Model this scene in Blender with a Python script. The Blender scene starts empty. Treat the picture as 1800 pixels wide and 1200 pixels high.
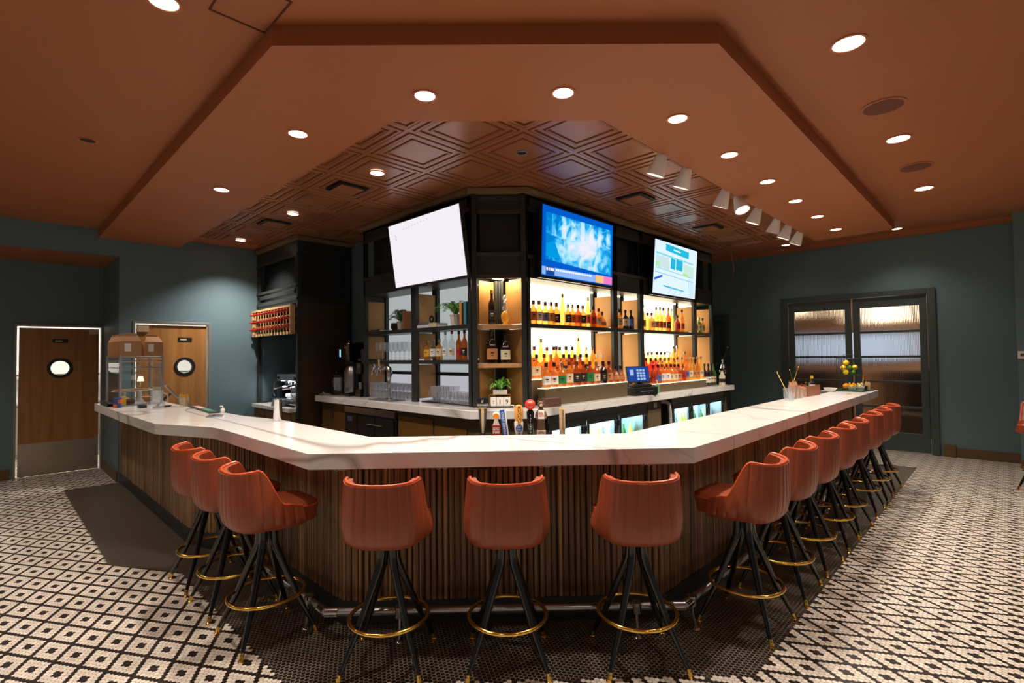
import bpy, bmesh, math, random
from mathutils import Vector, Matrix
S = bpy.context.scene
C = S.collection
PI = math.pi
R = math.radians
rnd = random.Random(7)

# ------------------------------------------------------------------ camera
YAW, PITCH, ROLL, FOC = R(44.1598), R(1.5932), R(-0.6839), 897.476
_f = Vector((math.cos(YAW)*math.cos(PITCH), math.sin(YAW)*math.cos(PITCH), math.sin(PITCH)))
_r = Vector((math.sin(YAW), -math.cos(YAW), 0))
_u = _r.cross(_f)
_r2 = _r*math.cos(ROLL) + _u*math.sin(ROLL)
_u2 = -_r*math.sin(ROLL) + _u*math.cos(ROLL)
cam = bpy.data.cameras.new('camera')
cam.sensor_width = 36.0
cam.lens = FOC/1800*36
cam.clip_start = 0.05
camo = bpy.data.objects.new('camera', cam)
C.objects.link(camo)
m4 = Matrix(((_r2.x, _u2.x, -_f.x, 0), (_r2.y, _u2.y, -_f.y, 0), (_r2.z, _u2.z, -_f.z, 1.6), (0, 0, 0, 1)))
camo.matrix_world = m4
S.camera = camo

# ------------------------------------------------------------------ world + view
S.view_settings.view_transform = 'Standard'
S.view_settings.look = 'None'
S.view_settings.gamma = 1.0
S.view_settings.use_curve_mapping = False
S.view_settings.exposure = 0.15
W = bpy.data.worlds.new('world')
S.world = W
W.use_nodes = True
bg = W.node_tree.nodes['Background']
bg.inputs['Color'].default_value = (1.0, 0.93, 0.86, 1)   # the rest of the restaurant behind the camera
bg.inputs['Strength'].default_value = 0.11
DL_W = 122.0        # recessed downlights
TRACK_W = 45.0

# ------------------------------------------------------------------ colours, materials
def lin(c):
    c = c/255.0
    return c/12.92 if c <= 0.04045 else ((c+0.055)/1.055)**2.4
def rgb(r, g, b): return (lin(r), lin(g), lin(b), 1.0)
MATS = {}
def mat(name, col, rough=0.5, metal=0.0, noise=0.0, nscale=8.0, bump=0.0, bscale=60.0, coat=0.0, emit=None, estr=0.0, trans=0.0, spec=None, sheen=0):
    if name in MATS: return MATS[name]
    m = bpy.data.materials.new(name); m.use_nodes = True
    nt = m.node_tree; b = nt.nodes['Principled BSDF']
    b.inputs['Base Color'].default_value = col
    b.inputs['Roughness'].default_value = rough
    b.inputs['Metallic'].default_value = metal
    if coat: b.inputs['Coat Weight'].default_value = coat; b.inputs['Coat Roughness'].default_value = 0.12
    if trans: b.inputs['Transmission Weight'].default_value = trans
    if spec is not None: b.inputs['Specular IOR Level'].default_value = spec
    if emit: b.inputs['Emission Color'].default_value = emit; b.inputs['Emission Strength'].default_value = estr
    tc = nt.nodes.new('ShaderNodeTexCoord')
    if noise:
        n = nt.nodes.new('ShaderNodeTexNoise'); n.inputs['Scale'].default_value = nscale; n.inputs['Detail'].default_value = 4
        nt.links.new(tc.outputs['Object'], n.inputs['Vector'])
        mx = nt.nodes.new('ShaderNodeMix'); mx.data_type = 'RGBA'
        mx.inputs[6].default_value = tuple(x*(1-noise) for x in col[:3])+(1,)
        mx.inputs[7].default_value = tuple(min(1, x*(1+noise)) for x in col[:3])+(1,)
        nt.links.new(n.outputs['Fac'], mx.inputs[0]); nt.links.new(mx.outputs[2], b.inputs['Base Color'])
    if bump:
        n2 = nt.nodes.new('ShaderNodeTexNoise'); n2.inputs['Scale'].default_value = bscale; n2.inputs['Detail'].default_value = 3
        nt.links.new(tc.outputs['Object'], n2.inputs['Vector'])
        bp = nt.nodes.new('ShaderNodeBump'); bp.inputs['Strength'].default_value = bump; bp.inputs['Distance'].default_value = 0.004
        nt.links.new(n2.outputs['Fac'], bp.inputs['Height']); nt.links.new(bp.outputs['Normal'], b.inputs['Normal'])
    MATS[name] = m
    return m
def emis(name, col, strength):
    if name in MATS: return MATS[name]
    m = bpy.data.materials.new(name); m.use_nodes = True
    nt = m.node_tree; nt.nodes.clear()
    e = nt.nodes.new('ShaderNodeEmission'); e.inputs[0].default_value = col; e.inputs[1].default_value = strength
    o = nt.nodes.new('ShaderNodeOutputMaterial'); nt.links.new(e.outputs[0], o.inputs[0])
    MATS[name] = m; return m
def glassy(name, tint, gloss=0.25, rough=0.03, body=None, bodyfac=0.0, alpha_noise=0):
    """thin clear ware: tinted see-through + reflection (+ some liquid body)"""
    if name in MATS: return MATS[name]
    m = bpy.data.materials.new(name); m.use_nodes = True
    nt = m.node_tree; nt.nodes.clear()
    t = nt.nodes.new('ShaderNodeBsdfTransparent'); t.inputs[0].default_value = tint
    g = nt.nodes.new('ShaderNodeBsdfGlossy'); g.inputs[0].default_value = (1, 1, 1, 1); g.inputs['Roughness'].default_value = rough
    lw = nt.nodes.new('ShaderNodeLayerWeight'); lw.inputs[0].default_value = 0.5
    pw = nt.nodes.new('ShaderNodeMath'); pw.operation = 'POWER'; pw.inputs[1].default_value = 3.0; nt.links.new(lw.outputs['Facing'], pw.inputs[0])
    fr = nt.nodes.new('ShaderNodeMath'); fr.operation = 'MULTIPLY_ADD'; fr.inputs[1].default_value = gloss*1.6; fr.inputs[2].default_value = 0.05; fr.use_clamp = True; nt.links.new(pw.outputs[0], fr.inputs[0])
    mx = nt.nodes.new('ShaderNodeMixShader')
    src = t
    if body:
        d = nt.nodes.new('ShaderNodeBsdfTranslucent'); d.inputs[0].default_value = body
        d2 = nt.nodes.new('ShaderNodeBsdfDiffuse'); d2.inputs[0].default_value = body
        a = nt.nodes.new('ShaderNodeMixShader'); a.inputs[0].default_value = 0.4
        nt.links.new(d.outputs[0], a.inputs[1]); nt.links.new(d2.outputs[0], a.inputs[2])
        mb = nt.nodes.new('ShaderNodeMixShader'); mb.inputs[0].default_value = bodyfac
        nt.links.new(t.outputs[0], mb.inputs[1]); nt.links.new(a.outputs[0], mb.inputs[2]); src = mb
    nt.links.new(fr.outputs[0], mx.inputs[0]); nt.links.new(src.outputs[0], mx.inputs[1]); nt.links.new(g.outputs[0], mx.inputs[2])
    o = nt.nodes.new('ShaderNodeOutputMaterial'); nt.links.new(mx.outputs[0], o.inputs[0])
    MATS[name] = m; return m

class NG:
    """tiny node-expression helper"""
    def __init__(s, nt): s.nt = nt
    def m(s, op, a, b=None, c=None):
        n = s.nt.nodes.new('ShaderNodeMath'); n.operation = op
        for i, v in enumerate((a, b, c)):
            if v is None: continue
            if isinstance(v, (int, float)): n.inputs[i].default_value = v
            else: s.nt.links.new(v, n.inputs[i])
        return n.outputs[0]
    def mixc(s, f, a, b):
        n = s.nt.nodes.new('ShaderNodeMix'); n.data_type = 'RGBA'
        if isinstance(f, (int, float)): n.inputs[0].default_value = f
        else: s.nt.links.new(f, n.inputs[0])
        for i, v in ((6, a), (7, b)):
            if isinstance(v, tuple): n.inputs[i].default_value = v
            else: s.nt.links.new(v, n.inputs[i])
        return n.outputs[2]

def hex_floor_mat():
    m = bpy.data.materials.new('hex_mosaic_tile'); m.use_nodes = True
    nt = m.node_tree; b = nt.nodes['Principled BSDF']; g = NG(nt)
    geo = nt.nodes.new('ShaderNodeNewGeometry'); sp = nt.nodes.new('ShaderNodeSeparateXYZ')
    nt.links.new(geo.outputs['Position'], sp.inputs[0])
    P = 0.02526; H = P*math.sqrt(3)
    x = g.m('SUBTRACT', sp.outputs[0], 0.6245); y = g.m('SUBTRACT', sp.outputs[1], 3.075)
    def cell(off):
        xs = g.m('DIVIDE', g.m('SUBTRACT', x, off*P), P); ys = g.m('DIVIDE', g.m('SUBTRACT', y, off*H), H)
        dx = g.m('MULTIPLY', g.m('SUBTRACT', xs, g.m('ROUND', xs)), P)
        dy = g.m('MULTIPLY', g.m('SUBTRACT', ys, g.m('ROUND', ys)), H)
        return dx, dy, g.m('ADD', g.m('MULTIPLY', dx, dx), g.m('MULTIPLY', dy, dy))
    ax, ay, al = cell(0.0); bx, by, bl = cell(0.5)
    sel = g.m('LESS_THAN', al, bl)
    def pick(p, q): return g.m('ADD', g.m('MULTIPLY', sel, p), g.m('MULTIPLY', g.m('SUBTRACT', 1.0, sel), q))
    dx = pick(ax, bx); dy = pick(ay, by)
    cx = g.m('SUBTRACT', x, dx); cy = g.m('SUBTRACT', y, dy)
    A = g.m('ROUND', g.m('SUBTRACT', g.m('DIVIDE', cx, P), g.m('DIVIDE', cy, H)))
    B = g.m('ROUND', g.m('ADD', g.m('DIVIDE', cx, P), g.m('DIVIDE', cy, H)))
    def fm(v): return g.m('FLOORED_MODULO', v, 7.0)
    Am = fm(A); Bm = fm(B)
    def near(v, t, w): return g.m('COMPARE', v, t, w)
    black = g.m('MAXIMUM', near(Am, 0.0, 0.4), near(Bm, 0.0, 0.4))
    black = g.m('MAXIMUM', black, g.m('MULTIPLY', near(Am, 3.5, 0.7), near(Bm, 3.5, 0.7)))
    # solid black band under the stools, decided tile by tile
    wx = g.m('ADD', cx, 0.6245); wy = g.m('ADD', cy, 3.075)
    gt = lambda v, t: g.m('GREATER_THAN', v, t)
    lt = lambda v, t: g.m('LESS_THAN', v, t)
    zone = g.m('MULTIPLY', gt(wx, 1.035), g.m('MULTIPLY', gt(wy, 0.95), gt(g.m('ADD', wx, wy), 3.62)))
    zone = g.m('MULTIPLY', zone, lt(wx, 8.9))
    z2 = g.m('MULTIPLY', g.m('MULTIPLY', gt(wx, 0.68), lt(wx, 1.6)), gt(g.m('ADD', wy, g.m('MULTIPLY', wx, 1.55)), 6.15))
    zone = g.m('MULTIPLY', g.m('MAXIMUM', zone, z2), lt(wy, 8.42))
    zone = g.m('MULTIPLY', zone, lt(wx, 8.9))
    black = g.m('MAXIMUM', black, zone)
    adx = g.m('ABSOLUTE', dx); ady = g.m('ABSOLUTE', dy)
    ed = g.m('MAXIMUM', adx, g.m('ADD', g.m('MULTIPLY', adx, 0.5), g.m('MULTIPLY', ady, 0.8660)))
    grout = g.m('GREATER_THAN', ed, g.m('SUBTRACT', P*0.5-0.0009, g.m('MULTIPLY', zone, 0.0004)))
    wn = nt.nodes.new('ShaderNodeTexWhiteNoise'); wn.noise_dimensions = '2D'
    cv = nt.nodes.new('ShaderNodeCombineXYZ'); nt.links.new(A, cv.inputs[0]); nt.links.new(B, cv.inputs[1]); nt.links.new(cv.outputs[0], wn.inputs['Vector'])
    white = g.mixc(wn.outputs['Value'], rgb(236, 225, 211), rgb(212, 200, 186))
    blk = g.mixc(wn.outputs['Value'], rgb(20, 15, 12), rgb(32, 25, 20))
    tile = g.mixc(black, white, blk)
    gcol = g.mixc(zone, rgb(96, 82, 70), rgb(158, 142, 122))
    fin = g.mixc(grout, tile, gcol)
    nt.links.new(fin, b.inputs['Base Color'])
    nt.links.new(g.m('ADD', g.m('MULTIPLY', grout, 0.45), 0.33), b.inputs['Roughness'])
    bp = nt.nodes.new('ShaderNodeBump'); bp.inputs['Strength'].default_value = 0.35; bp.inputs['Distance'].default_value = 0.0012
    nt.links.new(g.m('SUBTRACT', 1.0, grout), bp.inputs['Height']); nt.links.new(bp.outputs[0], b.inputs['Normal'])
    return m

def wood_mat(name, c1, c2, c3=None, stretch=(9, 9, 0.5), rough=0.4, scale=1.0, coat=0.0, band=0.55):
    if name in MATS: return MATS[name]
    m = bpy.data.materials.new(name); m.use_nodes = True
    nt = m.node_tree; b = nt.nodes['Principled BSDF']
    tc = nt.nodes.new('ShaderNodeTexCoord'); mp = nt.nodes.new('ShaderNodeMapping'); mp.inputs['Scale'].default_value = tuple(s*scale for s in stretch)
    nt.links.new(tc.outputs['Object'], mp.inputs[0])
    n = nt.nodes.new('ShaderNodeTexNoise'); n.inputs['Scale'].default_value = 2.2; n.inputs['Detail'].default_value = 6; n.inputs['Roughness'].default_value = 0.62; n.inputs['Distortion'].default_value = 0.4
    nt.links.new(mp.outputs[0], n.inputs['Vector'])
    cr = nt.nodes.new('ShaderNodeValToRGB'); cr.color_ramp.elements[0].position = 0.32; cr.color_ramp.elements[0].color = c1
    cr.color_ramp.elements[1].position = 0.68; cr.color_ramp.elements[1].color = c3 or c2
    if c3: e = cr.color_ramp.elements.new(0.5); e.color = c2
    nt.links.new(n.outputs['Fac'], cr.inputs[0]); nt.links.new(cr.outputs[0], b.inputs['Base Color'])
    b.inputs['Roughness'].default_value = rough
    if coat: b.inputs['Coat Weight'].default_value = coat
    bp = nt.nodes.new('ShaderNodeBump'); bp.inputs['Strength'].default_value = 0.12; bp.inputs['Distance'].default_value = 0.002
    nt.links.new(n.outputs['Fac'], bp.inputs['Height']); nt.links.new(bp.outputs[0], b.inputs['Normal'])
    MATS[name] = m; return m

def marble_mat():
    m = bpy.data.materials.new('white_quartz'); m.use_nodes = True
    nt = m.node_tree; b = nt.nodes['Principled BSDF']; g = NG(nt)
    geo = nt.nodes.new('ShaderNodeNewGeometry')
    def vein(scale, rot, width, seedoff, dist=1.6):
        mp = nt.nodes.new('ShaderNodeMapping'); mp.inputs['Location'].default_value = seedoff; mp.inputs['Rotation'].default_value = (0, 0.5, rot); mp.inputs['Scale'].default_value = (1, 0.35, 0.6)
        nt.links.new(geo.outputs['Position'], mp.inputs[0])
        n = nt.nodes.new('ShaderNodeTexNoise'); n.inputs['Scale'].default_value = scale; n.inputs['Detail'].default_value = 3.5; n.inputs['Distortion'].default_value = dist; n.inputs['Roughness'].default_value = 0.45
        nt.links.new(mp.outputs[0], n.inputs['Vector'])
        d = g.m('ABSOLUTE', g.m('SUBTRACT', n.outputs['Fac'], 0.5))
        return g.m('SUBTRACT', 1.0, g.m('MINIMUM', g.m('DIVIDE', d, width), 1.0))
    v1 = vein(0.62, 0.55, 0.011, (5.1, 2.7, 0), 0.7); v2 = vein(1.1, 2.2, 0.007, (9.3, 4.2, 0), 0.9)
    base = g.mixc(g.m('MULTIPLY', v1, 0.75), rgb(226, 222, 218), rgb(140, 130, 122))
    base = g.mixc(g.m('MULTIPLY', v2, 0.45), base, rgb(190, 168, 150))
    nt.links.new(base, b.inputs['Base Color'])
    b.inputs['Roughness'].default_value = 0.16
    b.inputs['Specular IOR Level'].default_value = 0.55
    return m

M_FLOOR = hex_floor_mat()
M_QUARTZ = marble_mat()
M_CEIL = mat('terracotta_paint', rgb(162, 95, 54), 0.55, noise=0.04, nscale=1.5)
M_TIN = mat('copper_ceiling_tile', rgb(154, 98, 64), 0.30, metal=0.15, noise=0.05, nscale=2)
M_TEAL = mat('teal_paint', rgb(92, 114, 120), 0.5, noise=0.03, nscale=1.2)
M_TEALD = mat('dark_teal_trim', rgb(62, 74, 72), 0.38)
M_BASEB = mat('brown_baseboard', rgb(98, 72, 40), 0.5)
M_STEELD = mat('blackened_steel', rgb(50, 52, 51), 0.38, metal=0.35, noise=0.12, nscale=5)
M_PANELD = mat('dark_steel_panel', rgb(30, 34, 35), 0.5, metal=0.2, noise=0.1, nscale=4)
M_TAN = mat('bronze_mesh_panel', rgb(168, 122, 68), 0.42, metal=0.35, bump=0.25, bscale=260)
M_TAND = mat('bronze_cabinet_door', rgb(138, 98, 44), 0.4, metal=0.4, noise=0.1, nscale=3)
M_OLIVE = mat('olive_bronze_trim', rgb(96, 82, 58), 0.5)
M_CORN = wood_mat('cornice_wood', rgb(112, 92, 62), rgb(134, 110, 74), stretch=(2, 2, 9))
M_SHELFW = wood_mat('light_oak', rgb(176, 128, 82), rgb(206, 160, 108), stretch=(3, 3, 14))
M_SLAT = wood_mat('walnut_slats', rgb(66, 46, 30), rgb(128, 94, 60), rgb(196, 150, 98), stretch=(26, 26, 0.2), rough=0.33)
M_DOORW = wood_mat('walnut_door', rgb(140, 94, 46), rgb(172, 118, 62), stretch=(7, 7, 0.35), rough=0.42)
M_BLACK = mat('black_plastic', rgb(22, 22, 23), 0.4)
M_BLKGL = mat('black_enamel', rgb(12, 13, 15), 0.12, coat=0.6)
M_TOE = mat('charcoal_toe_kick', rgb(40, 42, 43), 0.45)
M_LEATHER = mat('rust_leather', rgb(150, 72, 44), 0.32, noise=0.16, nscale=14, bump=0.12, bscale=180, spec=0.55)
M_PIPING = mat('leather_piping', rgb(204, 88, 44), 0.3)
M_BRASS = mat('polished_brass', rgb(250, 208, 104), 0.17, metal=1.0)
M_CHROME = mat('chrome', rgb(205, 205, 208), 0.12, metal=1.0)
M_STEEL = mat('brushed_stainless', rgb(176, 176, 178), 0.28, metal=1.0, noise=0.06, nscale=3)
M_KICK = mat('kick_plate', rgb(186, 176, 158), 0.36, metal=0.9, noise=0.1, nscale=4)
M_ALU = mat('satin_aluminium', rgb(170, 168, 172), 0.34, metal=0.85)
M_WHITE = mat('white_paint', rgb(236, 232, 226), 0.5)
M_PAPER = mat('white_paper', rgb(238, 234, 226), 0.7)
M_KRAFT = mat('kraft_paper', rgb(178, 132, 92), 0.75, noise=0.08, nscale=10)
M_GLASS = glassy('clear_glass', (0.93, 0.95, 0.95, 1), 0.35)
M_GLASSW = glassy('glassware', (0.96, 0.97, 0.98, 1), 0.42, 0.08, (0.88, 0.90, 0.94, 1), 0.10)
M_DLGLOW = emis('downlight_lens', (1, 0.80, 0.60, 1), 7.0)
M_LED = emis('warm_led_strip', (1, 0.80, 0.48, 1), 9.0)
M_BACKLIT = emis('backlit_panel', (1, 0.84, 0.58, 1), 3.6)
M_BACKCOOL = mat('frosted_back_panel', rgb(198, 206, 206), 0.5, emit=(0.85, 0.93, 0.95, 1), estr=0.38)  # weak emission added for the evenly lit look of the pale back
M_BACKCOOL2 = mat('frosted_back_panel_lower', rgb(200, 200, 212), 0.5, emit=(0.86, 0.85, 0.95, 1), estr=0.42)  # same added emission for the lower pale back

# ------------------------------------------------------------------ mesh builder
class MB:
    def __init__(s): s.bm = bmesh.new()
    def _mi(s, faces, mi):
        if mi:
            for f in faces: f.material_index = mi
    def box(s, x0, x1, y0, y1, z0, z1, mi=0, M=None):
        vs = [Vector((x, y, z)) for x in (x0, x1) for y in (y0, y1) for z in (z0, z1)]
        if M is not None: vs = [M @ v for v in vs]
        v = [s.bm.verts.new(p) for p in vs]
        q = [(0, 1, 3, 2), (4, 6, 7, 5), (0, 4, 5, 1), (2, 3, 7, 6), (0, 2, 6, 4), (1, 5, 7, 3)]
        s._mi([s.bm.faces.new([v[i] for i in f]) for f in q], mi); return s
    def cbox(s, c, d, mi=0, M=None):
        return s.box(c[0]-d[0]/2, c[0]+d[0]/2, c[1]-d[1]/2, c[1]+d[1]/2, c[2]-d[2]/2, c[2]+d[2]/2, mi, M)
    def prism(s, pts, z0, z1, mi=0, M=None, top=True, bot=True):
        area = sum(pts[i][0]*pts[(i+1) % len(pts)][1]-pts[(i+1) % len(pts)][0]*pts[i][1] for i in range(len(pts)))
        if area < 0: pts = pts[::-1]
        a = [Vector((p[0], p[1], z0)) for p in pts]; b = [Vector((p[0], p[1], z1)) for p in pts]
        if M is not None: a = [M @ v for v in a]; b = [M @ v for v in b]
        a = [s.bm.verts.new(v) for v in a]; b = [s.bm.verts.new(v) for v in b]
        n = len(a); fs = []
        for i in range(n): fs.append(s.bm.faces.new([a[i], a[(i+1) % n], b[(i+1) % n], b[i]]))
        if bot: fs.append(s.bm.faces.new(a[::-1]))
        if top: fs.append(s.bm.faces.new(b))
        s._mi(fs, mi); return s
    def rings(s, rs, closed_ring=True, cap0=True, cap1=True, mi=0):
        R_ = [[s.bm.verts.new(p) for p in r] for r in rs]; fs = []
        for a, b in zip(R_, R_[1:]):
            n = len(a)
            for i in range(n if closed_ring else n-1):
                j = (i+1) % n
                fs.append(s.bm.faces.new([a[i], a[j], b[j], b[i]]))
        if cap0: fs.append(s.bm.faces.new(R_[0][::-1]))
        if cap1: fs.append(s.bm.faces.new(R_[-1]))
        s._mi(fs, mi); return s
    def lathe(s, prof, seg=20, c=(0, 0, 0), mi=0, M=None, cap0=True, cap1=True, sx=1, sy=1, sq=2.0):
        rs = []
        for r, z in prof:
            ring = []
            for k in range(seg):
                t = 2*PI*k/seg; ca, sa = math.cos(t), math.sin(t)
                if sq != 2.0:
                    ca = math.copysign(abs(ca)**(2/sq), ca); sa = math.copysign(abs(sa)**(2/sq), sa)
                v = Vector((c[0]+max(r, 1e-4)*ca*sx, c[1]+max(r, 1e-4)*sa*sy, c[2]+z))
                ring.append(M @ v if M is not None else v)
            rs.append(ring)
        return s.rings(rs, True, cap0, cap1, mi)
    def tube(s, path, r, seg=8, closed=False, mi=0, cap=True, M=None):
        P = [Vector(p) for p in path]
        if M is not None: P = [M @ p for p in P]
        n = len(P); rr = r if isinstance(r, (list, tuple)) else [r]*n
        T = []
        for i in range(n):
            a = P[i-1] if (i > 0 or closed) else P[i]; b = P[(i+1) % n] if (i < n-1 or closed) else P[i]
            T.append((b-a).normalized())
        up = Vector((0, 0, 1)) if abs(T[0].z) < 0.9 else Vector((1, 0, 0))
        N = (up - T[0]*up.dot(T[0])).normalized(); rs = []
        for i in range(n):
            N = (N - T[i]*N.dot(T[i])).normalized(); Bv = T[i].cross(N)
            rs.append([P[i]+(N*math.cos(2*PI*k/seg)+Bv*math.sin(2*PI*k/seg))*rr[i] for k in range(seg)])
        if closed:
            rs.append(rs[0]); R_ = [[s.bm.verts.new(p) for p in q] for q in rs[:-1]]; R_.append(R_[0]); fs = []
            # align the seam
            for a, b in zip(R_, R_[1:]):
                for i in range(seg):
                    j = (i+1) % seg; fs.append(s.bm.faces.new([a[i], a[j], b[j], b[i]]))
            s._mi(fs, mi); return s
        return s.rings(rs, True, cap, cap, mi)
    def ring(s, c, R_, r, seg=32, rseg=8, mi=0, M=None):
        return s.tube([(c[0]+R_*math.cos(2*PI*k/seg), c[1]+R_*math.sin(2*PI*k/seg), c[2]) for k in range(seg)], r, rseg, True, mi, M=M)
    def ball(s, c, r, mi=0, seg=12, sz=1.0, M=None):
        n = seg//2
        return s.lathe([(r*math.sin(PI*i/n), -r*sz*math.cos(PI*i/n)) for i in range(n+1)], seg, c, mi, M, False, False)
    def quad(s, pts, mi=0):
        s._mi([s.bm.faces.new([s.bm.verts.new(Vector(p)) for p in pts])], mi); return s
    def done(s, name, mats, parent=None, bevel=0, smooth=True, ang=38, loc=None, rotz=None, recalc=False):
        bm = s.bm
        if recalc: bmesh.ops.recalc_face_normals(bm, faces=bm.faces)
        me = bpy.data.meshes.new(name)
        if smooth:
            lim = R(ang); bm.normal_update()
            for e in bm.edges:
                if len(e.link_faces) == 2:
                    if e.calc_face_angle(0) > lim: e.smooth = False
            for f in bm.faces: f.smooth = True
        bm.to_mesh(me); bm.free()
        for m in (mats if isinstance(mats, (list, tuple)) else [mats]): me.materials.append(m)
        o = bpy.data.objects.new(name, me); C.objects.link(o)
        if parent: o.parent = parent
        if loc: o.location = loc
        if rotz is not None: o.rotation_euler = (0, 0, rotz)
        if bevel:
            bv = o.modifiers.new('bevel', 'BEVEL'); bv.width = bevel; bv.segments = 2; bv.limit_method = 'ANGLE'; bv.angle_limit = R(50)
        return o

def tag(o, label, cat, group=None):
    o['label'] = label; o['category'] = cat
    if group: o['group'] = group
    return o
def thing(name, label, cat, loc=(0, 0, 0), rotz=0, group=None):
    o = bpy.data.objects.new(name, None); C.objects.link(o); o.empty_display_size = 0.1
    o.location = loc; o.rotation_euler = (0, 0, rotz)
    return tag(o, label, cat, group)
def struct(o): o['kind'] = 'structure'; return o
def dup(root, loc=None, rotz=None, label=None, group=None, scale=None):
    def cp(o, par):
        c = o.copy(); C.objects.link(c); c.parent = par
        for ch in list(o.children): cp(ch, c)
        return c
    r = cp(root, None)
    if loc is not None: r.location = loc
    if rotz is not None: r.rotation_euler = (0, 0, rotz)
    if scale is not None: r.scale = scale if isinstance(scale, (tuple, list)) else (scale,)*3
    if label: r['label'] = label
    if group: r['group'] = group
    return r
def text(name, body, size, m, parent, M, ext=0.0006, align='CENTER', sx=1.0):
    cu = bpy.data.curves.new('t', 'FONT'); cu.body = body; cu.size = size; cu.extrude = ext; cu.align_x = align; cu.align_y = 'CENTER'; cu.resolution_u = 2
    o = bpy.data.objects.new('t', cu); C.objects.link(o)
    dg = bpy.context.evaluated_depsgraph_get()
    me = bpy.data.meshes.new_from_object(o.evaluated_get(dg))
    bpy.data.objects.remove(o); bpy.data.curves.remove(cu)
    me.transform(M @ Matrix.Diagonal((sx, 1, 1, 1))); me.materials.clear(); me.materials.append(m); me.name = name
    o = bpy.data.objects.new(name, me); C.objects.link(o); o.parent = parent
    return o
def frame3(o, ex, ey, ez):
    return Matrix(((ex[0], ey[0], ez[0], o[0]), (ex[1], ey[1], ez[1], o[1]), (ex[2], ey[2], ez[2], o[2]), (0, 0, 0, 1)))
ORD = ['first', 'second', 'third', 'fourth', 'fifth', 'sixth', 'seventh', 'eighth', 'ninth', 'tenth', 'eleventh', 'twelfth', 'thirteenth', 'fourteenth', 'fifteenth', 'sixteenth']
def marks(parent, m, M, lines, w, gap=0.3):
    """tiny print too small to read in the photograph: rows of short strokes (heights in metres)"""
    mb = MB(); tot = sum(h for h in lines)*(1+gap); y = tot/2; r_ = random.Random(len(parent.name))
    for h in lines:
        x = -w/2
        while x < w/2-h*0.3:
            q = min(w/2-x, h*r_.uniform(0.45, 0.8)); mb.quad([M @ Vector(v) for v in ((x, y-h, 0), (x+q, y-h, 0), (x+q, y, 0), (x, y, 0))]); x += q+h*0.28
        y -= h*(1+gap)
    return mb.done('small_print', m, parent, smooth=False)

# ================================================================== ROOM SHELL
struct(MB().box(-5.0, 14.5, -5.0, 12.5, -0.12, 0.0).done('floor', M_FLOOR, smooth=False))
# main ceiling; towards the right wall it rises a little
mb = MB(); mb.box(-5.0, 8.3, -5.0, 8.45, 3.31, 3.55)
mb.rings([[(8.3, -5, 3.31), (8.3, 8.45, 3.31), (8.3, 8.45, 3.9), (8.3, -5, 3.9)], [(10.15, -5, 3.50), (10.15, 8.45, 3.50), (10.15, 8.45, 3.9), (10.15, -5, 3.9)]])
struct(mb.done('ceiling', M_CEIL, smooth=False, recalc=True))
# dropped soffit following the bar
sof = [(1.0, 8.45), (1.0, 2.66), (2.62, 1.03), (8.3, 1.03), (8.3, 1.95), (2.92, 1.95), (1.905, 2.965), (1.905, 8.45)]
mb = MB()
bm = mb.bm
va = [bm.verts.new((x, y, 3.2)) for x, y in sof]; vb = [bm.verts.new((x, y, 3.32)) for x, y in sof]
for i in range(8):
    j = (i+1) % 8; bm.faces.new([va[i], va[j], vb[j], vb[i]])
for q in ((0, 1, 6, 7), (1, 2, 5, 6), (2, 3, 4, 5)):
    bm.faces.new([va[k] for k in q]); bm.faces.new([vb[k] for k in q])
struct(mb.done('ceiling_soffit', M_CEIL, smooth=False, recalc=True))
# beam along the right wall
struct(MB().box(10.02, 10.15, -5, 8.45, 3.405, 3.52).done('trim_1', M_CEIL, smooth=False))

# pressed copper tile field inside the soffit
mb = MB(); bm = mb.bm
prof = [(0.305, 0.0), (0.275, 0.0), (0.268, 0.022), (0.248, 0.022), (0.241, 0.004), (0.212, 0.004), (0.205, 0.020), (0.190, 0.020), (0.183, 0.006), (0.0, 0.006)]
prof = [(0.305, 0.006), (0.288, 0.006), (0.284, 0.026), (0.277, 0.026), (0.273, 0.0), (0.253, 0.0), (0.249, 0.024), (0.242, 0.024), (0.238, 0.008), (0.206, 0.008), (0.202, 0.026), (0.195, 0.026), (0.192, 0.002), (0.181, 0.002), (0.177, 0.022), (0.171, 0.022), (0.167, 0.010), (0.0, 0.010)]
for i in range(-1, 11):
    for j in range(-2, 10):
        cx = 2.18+0.61*i+0.305; cy = 2.53+0.61*j+0.305+0.03
        if cx-0.3 > 8.25 or cy+0.3 > 8.5: continue
        if cx > 4.3 and cy > 4.3: continue
        if cx < 1.6 or cy < 1.7 or cx+cy < 4.3: continue
        prev = None
        for r, dz in prof:
            z = 3.285+dz
            if r == 0:
                bm.faces.new(prev); break
            ring = [bm.verts.new((cx+sx*r, cy+sy*r, z)) for sx, sy in ((-1, -1), (-1, 1), (1, 1), (1, -1))]
            if prev:
                for k in range(4): bm.faces.new([prev[k], prev[(k+1) % 4], ring[(k+1) % 4], ring[k]])
            prev = ring
o = mb.done('ceiling_tile_field', M_TIN, smooth=False, recalc=True); struct(o)
for f in o.data.polygons: pass

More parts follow.
